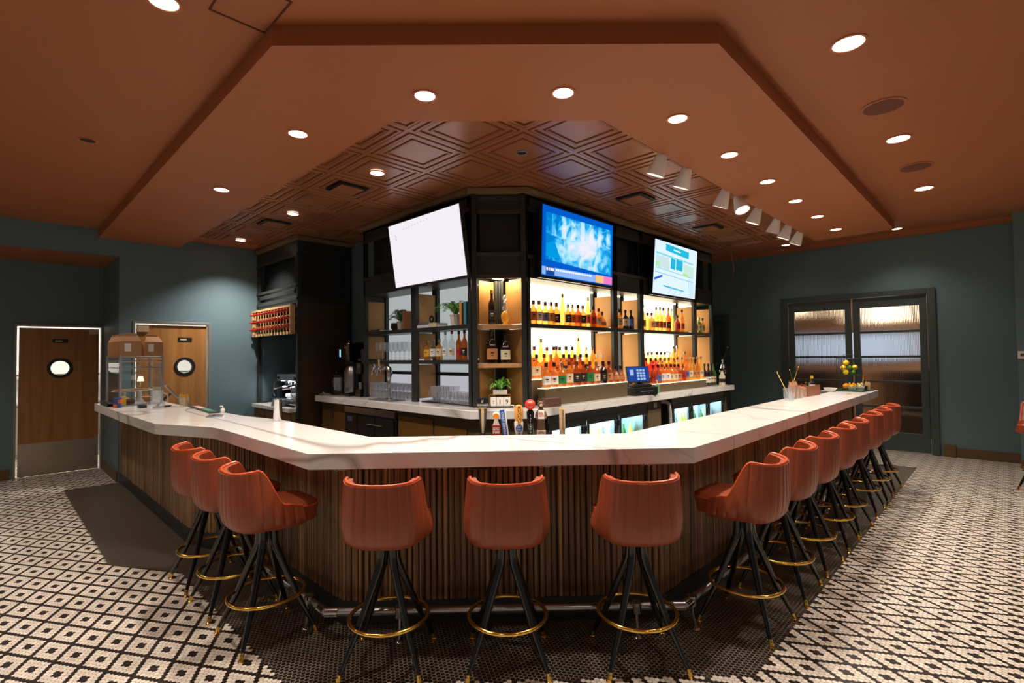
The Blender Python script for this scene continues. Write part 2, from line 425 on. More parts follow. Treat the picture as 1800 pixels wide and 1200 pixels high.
# left wall (Y = 8.45) with a doorway, and the recess to its left
mb = MB()
mb.box(1.22, 1.385, 8.45, 8.55, 0, 3.31); mb.box(2.295, 8.3, 8.45, 8.55, 0, 3.31); mb.box(1.385, 2.295, 8.45, 8.55, 2.115, 3.31)
mb.box(-5, 1.22, 8.45, 8.55, 2.985, 3.31)                       # header over the recess
struct(mb.done('wall_left', M_TEAL, smooth=False))
struct(MB().box(1.22, 1.30, 8.55, 9.85, 0, 3.0).done('wall_recess_side', M_TEAL, smooth=False))
mb = MB(); mb.box(-5, 0.27, 9.75, 9.85, 0, 3.0); mb.box(0.27, 1.22, 9.75, 9.85, 2.10, 3.0); mb.box(1.20, 1.22, 9.75, 9.85, 0, 2.10)
struct(mb.done('wall_recess', M_TEAL, smooth=False))
struct(MB().box(-5, 1.22, 8.55, 9.75, 2.992, 3.06).done('ceiling_recess', M_CEIL, smooth=False))
mb = MB(); mb.box(-5, 0.235, 9.735, 9.75, 0, 0.14); mb.box(1.205, 1.22, 8.45, 9.75, 0, 0.14)
struct(mb.done('baseboard_left', M_BASEB, smooth=False))
# right wall (X = 10.15) with the double-door opening
mb = MB()
mb.box(10.15, 10.27, -5, 0.80, 0, 3.9); mb.box(10.15, 10.27, 2.94, 3.98, 0, 3.9); mb.box(10.15, 10.27, 4.92, 8.55, 0, 3.9)
mb.box(10.15, 10.27, 0.80, 2.94, 2.54, 3.9); mb.box(10.15, 10.27, 3.98, 4.92, 2.30, 3.9)
struct(mb.done('wall_right', M_TEAL, smooth=False))
mb = MB(); mb.box(10.13, 10.15, -0.1, 0.62, 0, 0.14); mb.box(10.10, 10.15, 0.60, 0.74, 0, 0.18)
struct(mb.done('baseboard_right', M_BASEB, smooth=False))
struct(MB().box(9.6, 10.15, -5, -0.09, 0, 3.5).done('wall_pier', M_TEAL, smooth=False))
struct(MB().box(9.585, 9.6, -5, -0.09, 0, 0.14).done('baseboard_pier', M_BASEB, smooth=False))
# core wall behind the back bar
mb = MB(); mb.box(3.78, 8.27, 3.84, 8.44, 0, 3.28)
struct(mb.done('wall_core', M_TEAL, smooth=False))

# kitchen behind the two swing doors
M_KIT = mat('kitchen_wall', rgb(226, 226, 224), 0.6)
mb = MB(); mb.box(-1.0, 4.2, 12.0, 12.1, 0, 3); mb.box(-1.1, -1.0, 9.85, 12.1, 0, 3); mb.box(3.9, 4.0, 8.55, 12.1, 0, 3)
mb.box(-1.1, 4.0, 9.86, 12.1, 2.95, 3.05); mb.box(1.31, 4.0, 8.56, 9.86, 2.95, 3.05)
for f in mb.bm.faces: pass
struct(mb.done('wall_kitchen', M_KIT, smooth=False))
for k, (x, y) in enumerate(((0.6, 10.8), (2.4, 10.2))):
    t = thing('kitchen_ceiling_light', ('ceiling light panel in the kitchen behind the far left door', 'ceiling light panel in the kitchen behind the second door')[k], 'ceiling light', (x, y, 2.93))
    MB().box(-0.62, 0.62, -0.32, 0.32, -0.01, 0.015).done('light_frame', M_WHITE, t)
    MB().box(-0.58, 0.58, -0.28, 0.28, -0.016, -0.01).done('diffuser', emis('kitchen_panel', (1, 0.92, 0.80, 1), 30.0), t)
for k, (x, y, lb) in enumerate(((0.0, 11.6, 'stainless kitchen prep table seen through the far left door window'), (1.9, 11.5, 'stainless kitchen prep table seen through the second door window'))):
    t = thing('prep_table', lb, 'table', (x, y, 0))
    MB().box(-0.6, 1.0, -0.35, 0.35, 0.86, 0.9).done('tabletop', M_STEEL, t)
    for sx in (-0.55, 0.95):
        for sy in (-0.3, 0.3): MB().tube([(sx, sy, 0), (sx, sy, 0.86)], 0.02).done('leg', M_STEEL, t)
    MB().box(-0.6, 1.0, 0.15, 0.35, 1.35, 1.38).done('shelf', M_STEEL, t)

def swing_door(idx, x0, x1, Y, z1, steel_kick, win, sign_x, wood=M_DOORW):
    """kitchen door with a round window; light leaks round the leaf"""
    d = thing('door_%d' % idx, 'x', 'door'); d['kind'] = 'structure'
    del d['label']; del d['category']
    gap = 0.022
    wx, wz, wr = win
    seg = 32
    # leaf: front and back plates with a hole
    mb = MB(); bm = mb.bm
    lx0, lx1, lz0, lz1 = x0+gap, x1-gap, 0.012, z1-gap
    def plate(y):
        inner = []; outer = []
        for k in range(seg):
            a = 2*PI*k/seg; ca, sa = math.cos(a), math.sin(a)
            inner.append(bm.verts.new((wx+wr*ca, y, wz+wr*sa)))
            # project to the rectangle
            tx = ((lx1-wx)/ca if ca > 1e-9 else (lx0-wx)/ca if ca < -1e-9 else 1e9); tz = ((lz1-wz)/sa if sa > 1e-9 else (lz0-wz)/sa if sa < -1e-9 else 1e9)
            t_ = min(tx, tz); outer.append([wx+t_*ca, wz+t_*sa])
        # snap the nearest ray to each corner
        for cxx, czz in ((lx0, lz0), (lx0, lz1), (lx1, lz0), (lx1, lz1)):
            k = min(range(seg), key=lambda q: (outer[q][0]-cxx)**2+(outer[q][1]-czz)**2); outer[k] = [cxx, czz]
        outer = [bm.verts.new((a, y, b)) for a, b in outer]
        for k in range(seg):
            j = (k+1) % seg; bm.faces.new([inner[k], inner[j], outer[j], outer[k]])
        return inner, outer
    i0, o0 = plate(Y-0.0225); i1, o1 = plate(Y+0.0225)
    for a, b in ((i0, i1), (o0, o1)):
        for k in range(seg):
            j = (k+1) % seg; bm.faces.new([a[k], a[j], b[j], b[k]])
    mb.done('door_leaf', wood, d, smooth=False, recalc=True)
    mb = MB(); Mr = Matrix.Translation((wx, Y, wz)) @ Matrix.Rotation(PI/2, 4, 'X')
    mb.rings([[Mr @ Vector((r*math.cos(2*PI*k/32), r*math.sin(2*PI*k/32), z)) for k in range(32)] for r, z in ((wr-0.012, 0.03), (wr+0.028, 0.03), (wr+0.028, -0.03), (wr-0.012, -0.03), (wr-0.012, 0.03))], cap0=False, cap1=False)
    mb.done('window_ring', M_BLACK, d)
    mb = MB(); mb.lathe([(wr, -0.003), (wr, 0.003)], 28, M=Mr); mb.done('window_pane', M_GLASS, d)
    if steel_kick: 
        MB().box(lx0, lx1, Y-0.027, Y-0.0225, 0.02, 0.46).done('kick_plate', M_KICK, d)
    # frame
    mb = MB(); w = 0.03
    mb.box(x0-w, x0, Y-0.06, Y+0.07, 0, z1+w); mb.box(x1, x1+w, Y-0.06, Y+0.07, 0, z1+w); mb.box(x0, x1, Y-0.06, Y+0.07, z1, z1+w)
    mb.done('door_frame', mat('grey_metal_frame', rgb(128, 128, 120), 0.4, metal=0.3), d, bevel=0.003)
    mb = MB(); mb.box(x1-0.14, x1-0.03, Y-0.055, Y-0.028, z1-0.10, z1-0.035) if sign_x > 0 else mb.box(x0+0.02, x0+0.15, Y-0.055, Y-0.028, z1-0.12, z1-0.035)
    mb.done('hinge_guard', mat('brushed_tag', rgb(205, 178, 140), 0.4, metal=0.4), d)
    mb = MB(); sgx = wx; mb.box(sgx-0.085, sgx+0.085, Y-0.03, Y-0.0226, wz+0.36, wz+0.415)
    pl = mb.done('door_plate', M_BLACK, d)
    MB().box(sgx-0.06, sgx+0.02, Y-0.0315, Y-0.03, wz+0.378, wz+0.397).done('plate_window', mat('plate_pale', rgb(190, 186, 140), 0.4), pl)
    return d
swing_door(1, 0.29, 1.195, 9.78, 2.09, True, (0.74, 1.50, 0.115), 1)
swing_door(2, 1.40, 2.28, 8.50, 2.105, False, (1.985, 1.50, 0.105), -1)

# double doors with reeded glass
def reeded():
    m = bpy.data.materials.new('reeded_glass'); m.use_nodes = True
    nt = m.node_tree; b = nt.nodes['Principled BSDF']
    b.inputs['Base Color'].default_value = (0.92, 0.92, 0.9, 1); b.inputs['Transmission Weight'].default_value = 1.0
    b.inputs['Roughness'].default_value = 0.16; b.inputs['IOR'].default_value = 1.25
    tc = nt.nodes.new('ShaderNodeTexCoord'); w = nt.nodes.new('ShaderNodeTexWave'); w.bands_direction = 'Y'; w.inputs['Scale'].default_value = 16
    nt.links.new(tc.outputs['Object'], w.inputs['Vector'])
    bp = nt.nodes.new('ShaderNodeBump'); bp.inputs['Strength'].default_value = 0.9; bp.inputs['Distance'].default_value = 0.012
    nt.links.new(w.outputs['Fac'], bp.inputs['Height']); nt.links.new(bp.outputs[0], b.inputs['Normal'])
    return m
M_REED = reeded()
d = thing('door_3', 'x', 'door'); del d['label']; del d['category']; d['kind'] = 'structure'
mb = MB(); mb.box(10.11, 10.24, 0.78, 0.88, 0, 2.575); mb.box(10.11, 10.24, 2.86, 2.96, 0, 2.575); mb.box(10.11, 10.24, 0.88, 2.86, 2.49, 2.575)
mb.done('door_frame', M_TEALD, d, bevel=0.004)
for y0, y1 in ((0.89, 1.862), (1.884, 2.852)):
    mb = MB(); X0, X1 = 10.16, 10.205
    st = 0.095
    mb.box(X0, X1, y0, y0+st, 0.012, 2.485); mb.box(X0, X1, y1-st, y1, 0.012, 2.485)
    mb.box(X0, X1, y0+st, y1-st, 2.32, 2.485); mb.box(X0, X1, y0+st, y1-st, 0.012, 0.30)
    zs = [0.30+(2.02)*k/5 for k in range(6)]
    for z in zs[1:-1]: mb.box(X0, X1, y0+st, y1-st, z-0.018, z+0.018)
    lf = mb.done('door_leaf', M_TEALD, d, bevel=0.003)
    for a, b in zip(zs, zs[1:]):
        MB().box(10.178, 10.186, y0+st-0.004, y1-st+0.004, a, b).done('glass_pane', M_REED, lf)
# far dark door at the end of the right wall
d = thing('door_4', 'x', 'door'); del d['label']; del d['category']; d['kind'] = 'structure'
mb = MB(); mb.box(10.11, 10.24, 3.90, 4.0, 0, 2.36); mb.box(10.11, 10.24, 4.9, 5.0, 0, 2.36); mb.box(10.11, 10.24, 4.0, 4.9, 2.26, 2.36); mb.done('door_frame', M_TEALD, d, bevel=0.004)
lf = MB().box(10.17, 10.21, 4.0, 4.9, 0.01, 2.26).done('door_leaf', M_TEALD, d)
MB().box(10.155, 10.17, 4.12, 4.78, 1.25, 2.12).box(10.155, 10.17, 4.12, 4.78, 0.15, 1.05).done('panel', M_TEALD, lf, bevel=0.006)

# dining room glimpsed behind the reeded glass
mb = MB(); mb.box(14.3, 14.4, -3.5, 6.5, 0, 3.6); mb.box(10.27, 14.4, -3.6, -3.5, 0, 3.6); mb.box(10.27, 14.4, 6.5, 6.6, 0, 3.6); mb.box(10.28, 14.4, -3.6, 6.6, 3.5, 3.6)
struct(mb.done('wall_dining', mat('dining_wall', rgb(168, 122, 84), 0.6), smooth=False))
for k, (y, w, z0, z1, c, s) in enumerate(((-0.6, 2.6, 1.55, 2.15, (0.62, 0.76, 1, 1), 1.5), (2.9, 2.9, 1.45, 2.05, (0.7, 0.82, 1, 1), 1.1))):
    f = thing('window_%d' % (k+1), 'x', 'w', (14.28, y, 0)); del f['label']; del f['category']; f['kind'] = 'structure'
    MB().box(-0.02, 0.0, -w/2, w/2, z0, z1).done('window_pane', emis('daylight_%d' % k, c, s*0.62), f)
    mb = MB(); mb.box(-0.04, 0, -w/2-0.05, w/2+0.05, z1, z1+0.05); mb.box(-0.04, 0, -w/2-0.05, w/2+0.05, z0-0.05, z0)
    for q in (-w/2-0.05, 0, w/2): mb.box(-0.04, 0, q, q+0.05, z0, z1)
    mb.done('window_frame', M_TEALD, f)
for k, (x, y, z, w) in enumerate(((13.2, 0.1, 2.55, 0.8), (13.0, 1.9, 2.42, 0.6), (13.4, -1.3, 2.5, 0.9), (12.6, 3.6, 2.62, 0.5))):
    t = thing('drum_pendant', 'warm drum pendant blurred behind the reeded glass, %s' % ('over the right leaf', 'between the two leaves', 'far right', 'over the left leaf')[k], 'pendant light', (x, y, 0))
    MB().lathe([(w/2, z-0.16), (w/2, z+0.16)], 24).done('lamp_shade', emis('pendant_shade', (1, 0.78, 0.52, 1), 4.5), t)
    MB().tube([(0, 0, z+0.16), (0, 0, 3.5)], 0.008).done('cord', M_BLACK, t)
for k, y in enumerate((-0.4, 1.3, 3.0)):
    t = thing('dining_booth', 'brown booth blurred behind the reeded glass, %s' % ('rightmost', 'middle', 'leftmost')[k], 'booth', (12.2, y, 0))
    MB().box(-0.3, 0.3, -0.65, 0.65, 0, 0.45).done('seat', mat('booth_brown', rgb(70, 44, 28), 0.4), t, bevel=0.02)
    MB().box(0.2, 0.34, -0.65, 0.65, 0.45, 1.25).done('backrest', mat('booth_brown', rgb(70, 44, 28), 0.4), t, bevel=0.02)

def spot(name, parent, loc, rot, watts, size, blend, col=(1, 0.88, 0.75), rad=0.05):
    l = bpy.data.lights.new(name, 'SPOT'); l.energy = watts; l.spot_size = size; l.spot_blend = blend; l.color = col; l.shadow_soft_size = rad
    o = bpy.data.objects.new(name, l); C.objects.link(o); o.parent = parent; o.location = loc; o.rotation_euler = rot
    return o
def downlight(x, y, z, label, group, watts=DL_W, cone=125, r=0.063, glow=M_DLGLOW, col=(1, 0.88, 0.75)):
    t = thing('recessed_downlight', label, 'ceiling light', (x, y, z), 0, group)
    MB().rings([[(q*math.cos(2*PI*k/28), q*math.sin(2*PI*k/28), h) for k in range(28)] for q, h in ((r+0.014, 0.0), (r+0.014, -0.005), (r, -0.006), (r-0.003, -0.001))], cap0=False, cap1=False).done('trim_ring', mat('downlight_trim', rgb(176, 104, 66), 0.4), t)
    MB().lathe([(r-0.002, -0.0035), (r-0.002, -0.0015)], 28).done('light_lens', glow, t)
    spot('lamp', t, (0, 0, -0.03), (0, 0, 0), watts, R(cone), 1.0, col)
    return t
G1 = 'recessed lights in the dropped soffit'
downlight(1.856, 2.521, 3.2, 'lit downlight in the soffit front corner, left of the two over the front bar', G1)
downlight(2.435, 1.904, 3.2, 'lit downlight in the soffit front corner, right of the two over the front bar', G1)
downlight(1.53, 3.589, 3.2, 'lit downlight in the left soffit arm, nearer of the two', G1)
downlight(1.53, 5.284, 3.2, 'lit downlight in the left soffit arm, farther of the two', G1)
for k, x in enumerate((3.262, 4.163, 5.072, 5.948, 6.817, 7.721)):
    downlight(x, 1.57, 3.2, '%s lit downlight from the front in the right soffit arm' % ORD[k], G1, DL_W*0.9)
G2 = 'recessed lights in the copper tile ceiling'
downlight(2.48, 4.107, 3.29, 'bright cool downlight in the copper tiles left of the white screen', G2, 110, col=(1, 0.9, 0.85))
downlight(2.48, 5.955, 3.29, 'small dim downlight in the copper tiles between two vents', G2, 8)
downlight(2.505, 7.80, 3.29, 'lit downlight washing the teal wall beside the wine cabinet', G2, 260, 118, col=(1, 0.93, 0.86))
G3 = 'recessed lights in the outer ceiling'
for k, x in enumerate((3.315, 5.102, 6.861)):
    downlight(x, 0.588, 3.31, 'downlight in the outer ceiling at right, %s from the front' % ORD[k], G3, DL_W*0.34, r=0.078)
downlight(9.44, 1.14, 3.424, 'lit downlight just past the far end of the soffit', G3, 40)
downlight(9.44, 2.66, 3.424, 'small dim downlight near the hanging wire', G3, 8)
downlight(0.571, 2.847, 3.31, 'downlight cut by the top edge of the frame at left', G3, DL_W*0.8)
t = downlight(0.528, 5.073, 3.31, 'small dark unlit downlight in the left outer ceiling', G3, 0.5, r=0.05, glow=mat('unlit_lens', rgb(60, 50, 44), 0.3))
for k, (x, y) in enumerate(((-1.6, 3.0), (-1.6, 6.0), (-1.6, 0.2), (0.8, -1.6), (3.4, -1.6), (6.4, -1.8), (-0.2, 7.4), (8.6, -1.2))):  # extra unseen downlights, added to light the floor and stool backs
    downlight(x, y, 3.31, 'downlight in the outer ceiling behind the viewpoint, %s' % ORD[k], G3, DL_W*(0.95, 0.9, 1.1, 0.9, 0.4, 0.3, 1.0, 0.3)[k])

for k, (x, y) in enumerate(((12.4, 0.6), (12.4, 2.8))):  # extra lamps added to brighten the brown surfaces behind the doors
    downlight(x, y, 3.5, 'downlight in the dining room behind the reeded glass, %s' % ('right one', 'left one')[k], 'dining room lights', 160)
# ------------------------------------------------------------------ ceiling fittings
for k, (x, y, z, r, lb) in enumerate(((4.347, 0.58, 3.309, 0.125, 'round terracotta ceiling speaker, nearer of the two at right'), (5.997, 0.571, 3.309, 0.125, 'round terracotta ceiling speaker, farther of the two at right'))):
    t = thing('ceiling_speaker', lb, 'speaker', (x, y, z))
    MB().lathe([(r+0.012, 0), (r+0.012, -0.004), (r, -0.006)], 32).done('speaker_rim', M_CEIL, t)
    MB().lathe([(r-0.008, -0.008), (r-0.01, -0.006)], 32).done('grille', mat('speaker_grille', rgb(104, 56, 34), 0.7, bump=0.4, bscale=500), t)
for k, (x, y) in enumerate(((2.48, 4.67), (2.48, 6.52), (4.87, 2.84), (6.72, 2.84))):
    t = thing('ceiling_vent', 'copper painted air vent with a dark slot, %s' % ('nearer one above the coffee side', 'farther one above the coffee side', 'nearer one above the bottle wall', 'farther one above the bottle wall')[k], 'vent', (x, y, 3.268))
    MB().cbox((0, 0, -0.004), (0.24, 0.24, 0.006)).done('vent_plate', M_TIN, t)
    mb = MB(); mb.box(-0.15, 0.15, -0.15, -0.13, 0.0, 0.028); mb.box(-0.15, 0.15, 0.13, 0.15, 0, 0.028); mb.box(-0.15, -0.13, -0.13, 0.13, 0, 0.028); mb.box(0.13, 0.15, -0.13, 0.13, 0, 0.028)
    mb.done('vent_collar', M_BLACK, t)
t = thing('tile_speaker', 'small dark round fitting with pale rim in the copper tiles', 'ceiling fitting', (3.09, 2.86, 3.29))
MB().ring((0, 0, -0.003), 0.042, 0.005, 24).done('fitting_rim', M_ALU, t); MB().lathe([(0.04, -0.004), (0.04, 0)], 24).done('fitting_face', M_BLACK, t)
for lb, x, y in (('small sprinkler head in the tiles near the coffee cabinet', 3.07, 6.555), ('small sprinkler head in the tiles above the far screen', 6.18, 2.66)):
    t = thing('sprinkler_head', lb, 'sprinkler', (x, y, 3.288))
    MB().lathe([(0.03, 0), (0.03, -0.004), (0.008, -0.006), (0.008, -0.03), (0.02, -0.032), (0.02, -0.035)], 16).done('sprinkler', M_ALU, t)
tag(MB().tube([(0.74, 2.42, 3.308), (1.0, 2.42, 3.308), (1.0, 2.75, 3.308), (0.74, 2.75, 3.308)], 0.006, 6, True).done('access_hatch', mat('hatch_edge', rgb(96, 48, 28), 0.6)), 'thin outlined access hatch in the outer ceiling at top left', 'hatch')
tag(MB().tube([(8.05, 3.05, 3.29), (7.98, 3.02, 3.2), (7.95, 3.0, 3.1), (8.0, 3.0, 2.98), (8.02, 3.0, 2.88), (7.96, 3.0, 2.78)], 0.005, 6).done('hanging_wire', mat('tan_wire', rgb(150, 96, 66), 0.5)), 'loose tan wire hanging from the ceiling past the far screen', 'wire')

# track lights
for x0, x1, lb in ((3.60, 4.80, 'white lighting track nearest the front of the copper ceiling'), (4.93, 6.14, 'white lighting track in the middle of the row'), (6.42, 7.75, 'white lighting track at the far end of the row')):
    tag(MB().box(x0, x1, 1.957, 1.99, 3.262, 3.285).box(x0, x0+0.03, 1.952, 1.995, 3.2625, 3.286).box(x1-0.03, x1, 1.952, 1.995, 3.2625, 3.286).done('lighting_track', M_WHITE), lb, 'track', 'lighting tracks')
TH = None
th_pos = (3.80, 4.25, 5.10, 5.42, 6.02, 6.68, 7.12, 7.62)
for k, x in enumerate(th_pos):
    lb = '%s white cone track spotlight from the front' % ORD[k]
    if k == 3: lb = 'fourth white track spotlight from the front, turned towards the room'
    if TH is None:
        t = thing('track_spotlight', lb, 'spotlight', (x, 1.97, 3.262), 0, 'track spotlights')
        MB().tube([(0, 0, 0), (0, 0, -0.045)], 0.012, 10).box(-0.03, 0.03, -0.018, 0.018, -0.012, 0.0).done('stem', M_WHITE, t)
        Mh = Matrix.Translation((0, 0, -0.055)) @ Matrix.Rotation(R(24), 4, 'X') @ Matrix.Scale(1.06, 4)
        hd = MB().lathe([(0.02, 0.03), (0.035, 0.02), (0.042, 0.0), (0.070, -0.13), (0.072, -0.15), (0.064, -0.15), (0.058, -0.12)], 20, M=Mh, cap1=False).done('lamp_head', M_WHITE, t)
        MB().lathe([(0.058, -0.125), (0.058, -0.12)], 20, M=Mh).done('light_lens', M_DLGLOW, hd)
        spot('lamp', t, Mh @ Vector((0, 0, -0.17)), Matrix.Rotation(R(24), 4, 'X').to_euler(), TRACK_W, R(60), 0.6, rad=0.04)
        TH = t
    else:
        t = dup(TH, (x, 1.97, 3.262), None, lb)
        t.rotation_euler = (0, 0, (R(150) if k == 3 else R(rnd.uniform(-14, 14))))

# ================================================================== BAR
bar_root = thing('bar_counter', 'long angular bar with white veined top and dark walnut slatted front', 'bar')
outer = [(0.94, 8.14), (0.955, 6.4), (0.985, 5.12), (1.04, 4.98), (1.17, 4.66), (1.235, 4.48), (1.25, 4.35), (1.25, 2.80), (2.79, 1.29), (8.46, 1.28)]
inner = [(8.46, 1.86), (3.0, 1.86), (1.79, 3.06), (1.785, 4.5), (1.67, 5.18), (1.59, 6.7), (1.58, 8.14)]
mb = MB(); bm = mb.bm
io = [len(inner)-1 - min(len(inner)-1, 0)]
pairs = [((0.94, 8.14), (1.58, 8.14)), ((0.955, 6.4), (1.59, 6.7)), ((0.985, 5.12), (1.67, 5.30)), ((1.04, 4.98), (1.68, 5.10)), ((1.17, 4.66), (1.73, 4.84)), ((1.235, 4.48), (1.765, 4.62)), ((1.25, 4.35), (1.785, 4.5)), ((1.25, 2.80), (1.79, 3.06)), ((2.79, 1.29), (3.0, 1.86)), ((8.46, 1.28), (8.46, 1.86))]
T = [[bm.verts.new((p[0], p[1], z)) for p in pr] for pr in pairs for z in (1.07,)]
B_ = [[bm.verts.new((p[0], p[1], z)) for p in pr] for pr in pairs for z in (0.98,)]
for i in range(len(pairs)-1):
    bm.faces.new([T[i][0], T[i+1][0], T[i+1][1], T[i][1]]); bm.faces.new([B_[i][1], B_[i+1][1], B_[i+1][0], B_[i][0]])
    bm.faces.new([T[i][0], B_[i][0], B_[i+1][0], T[i+1][0]]); bm.faces.new([T[i][1], T[i+1][1], B_[i+1][1], B_[i][1]])
bm.faces.new([T[0][0], T[0][1], B_[0][1], B_[0][0]]); bm.faces.new([T[-1][0], B_[-1][0], B_[-1][1], T[-1][1]])
mb.done('worktop', M_QUARTZ, bar_root, bevel=0.003, recalc=True, ang=20)
# under-structure (solid body behind the slats)
body_o = [(1.27, 8.44), (1.27, 5.20), (1.30, 5.05), (1.50, 4.55), (1.54, 4.40), (1.54, 2.92), (2.91, 1.58), (8.22, 1.58)]
body_i = [(1.50, 8.14), (1.55, 6.7), (1.60, 5.3), (1.64, 5.0), (1.72, 4.6), (1.74, 3.05), (2.98, 1.80), (8.22, 1.80)]
mb = MB(); bm = mb.bm
bo = [[bm.verts.new((p[0], p[1], z)) for p in body_o] for z in (0.10, 0.98)]; bi = [[bm.verts.new((p[0], p[1], z)) for p in body_i] for z in (0.10, 0.98)]
for i in range(7):
    bm.faces.new([bo[0][i], bo[0][i+1], bo[1][i+1], bo[1][i]]); bm.faces.new([bi[0][i+1], bi[0][i], bi[1][i], bi[1][i+1]])
    bm.faces.new([bo[0][i], bi[0][i], bi[0][i+1], bo[0][i+1]])
bm.faces.new([bo[0][7], bi[0][7], bi[1][7], bo[1][7]]); bm.faces.new([bo[0][0], bo[1][0], bi[1][0], bi[0][0]])
mb.done('bar_carcass', M_PANELD, bar_root, smooth=False, recalc=True)
# half-round slats following the front
def walk(poly, step):
    out = []; carry = 0
    for a, b in zip(poly, poly[1:]):
        a = Vector(a); b = Vector(b); L_ = (b-a).length; d = (b-a)/L_; s_ = carry
        while s_ < L_: out.append((a+d*s_, d)); s_ += step
        carry = s_-L_
    return out
front = [(1.255, 8.42), (1.255, 5.20), (1.285, 5.04), (1.485, 4.55), (1.525, 4.40), (1.525, 2.905), (2.905, 1.56), (8.22, 1.56)]
mb = MB()
rs = random.Random(3)
for p, d in walk(front, 0.0365):
    n = Vector((d.y, -d.x)) * 1.0           # outward (towards the seats)
    if n.x + n.y > 0: n = -n
    w = 0.0145 + 0.0025*rs.random(); dep = 0.012+0.010*rs.random()
    q = p
    pts = [q - d*w + n*(-0.01), q - d*w + n*dep*0.55, q - d*w*0.5 + n*dep, q + d*w*0.5 + n*dep, q + d*w + n*dep*0.55, q + d*w + n*(-0.01)]
    mb.prism([(v.x, v.y) for v in pts], 0.135, 0.978)
mb.done('slatted_front', M_SLAT, bar_root, ang=50)
mb = MB()
toe = [(1.24, 8.43), (1.24, 5.22), (1.27, 5.03), (1.47, 4.55), (1.505, 4.40), (1.505, 2.90), (2.90, 1.53), (8.24, 1.53)]
toi = [(1.29, 8.43), (1.29, 5.22), (1.32, 5.06), (1.52, 4.56), (1.545, 4.40), (1.545, 2.93), (2.92, 1.58), (8.24, 1.58)]
bm = mb.bm
a = [[bm.verts.new((p[0], p[1], z)) for p in toe] for z in (0.0, 0.14)]; b = [[bm.verts.new((p[0], p[1], z)) for p in toi] for z in (0.0, 0.14)]
for i in range(7):
    for q in ((a[0][i], a[0][i+1], a[1][i+1], a[1][i]), (b[0][i], b[1][i], b[1][i+1], b[0][i+1]), (a[1][i], a[1][i+1], b[1][i+1], b[1][i])): bm.faces.new(q)
mb.done('toe_kick', M_TOE, bar_root, smooth=False, recalc=True)
MB().box(8.22, 8.27, 1.53, 1.84, 0, 0.978).done('end_panel', M_SLAT, bar_root, bevel=0.004)
# black seating power outlet below the front overhang
tag(MB().cbox((0, 0, 0), (0.1, 0.03, 0.05)).cbox((-0.02, -0.017, 0), (0.022, 0.006, 0.03), 1).cbox((0.02, -0.017, 0), (0.022, 0.006, 0.03), 1).done('power_outlet', [M_BLACK, M_STEELD], loc=(2.077, 2.307, 0.945), rotz=R(-45)), 'small black power outlet on the slats under the front bar edge', 'outlet')
# foot rail with flared chrome legs
rail = bar_root
mb = MB(); mb.tube([(1.362, 4.6, 0.155), (1.362, 2.825, 0.155), (2.812, 1.375, 0.155), (8.2, 1.375, 0.155)], 0.024, 14)
mb.done('foot_rail', M_STEEL, rail)
for (x, y), d in (((1.362, 2.825), (0, 1)), ((1.362, 2.825), (0.707, -0.707)), ((2.812, 1.375), (-0.707, 0.707)), ((2.812, 1.375), (1, 0))):
    MB().tube([(x, y, 0.155), (x+d[0]*0.07, y+d[1]*0.07, 0.155)], 0.028, 14).done('joint_sleeve', M_CHROME, rail)
for x, y, nx, ny in ((1.655, 2.522, -1, -1), (2.61, 1.567, -1, -1), (2.90, 1.372, 0, -1), (1.362, 3.035, -1, 0), (1.362, 3.44, -1, 0), (4.08, 1.372, 0, -1), (5.84, 1.372, 0, -1), (7.02, 1.372, 0, -1)):
    l_ = math.hypot(nx, ny); nx /= l_; ny /= l_
    mb = MB()
    mb.tube([(x-nx*0.10, y-ny*0.10, 0.02), (x-nx*0.05, y-ny*0.05, 0.115), (x, y, 0.155)], 0.007, 8)
    mb.tube([(x, y, 0.14), (x+nx*0.005, y+ny*0.005, 0.08), (x+nx*0.022, y+ny*0.022, 0.008)], 0.008, 8)
    mb.lathe([(0.024, 0), (0.020, 0.007), (0.009, 0.012)], 14, (x+nx*0.024, y+ny*0.024, 0))
    mb.lathe([(0.029, 0.126), (0.029, 0.184)], 14, (x, y, 0))
    mb.done('rail_bracket', M_CHROME, rail)
# purse hooks in pairs under the front edge
hk = None
for k, t_ in enumerate((0.075, 0.34, 0.61, 0.88)):
    x = 1.25+1.54*t_+0.03; y = 2.80-1.51*t_+0.03
    if hk is None:
        hk = thing('bag_hook', '', 'hook', (x, y, 0.98), R(-45), 'chrome bag hooks under the front bar edge'); base = hk
        for s_ in (-0.018, 0.018):
            MB().tube([(s_+0.016*math.cos(a), 0, -0.006-0.010*math.sin(a)) for a in [PI*q/8 for q in range(9)]], 0.0022, 6).done('hook_loop', M_CHROME, hk)
    else: hk = dup(base, (x, y, 0.98))
    hk['label'] = '%s pair of small chrome bag hooks under the front bar edge, from the left' % ORD[k]

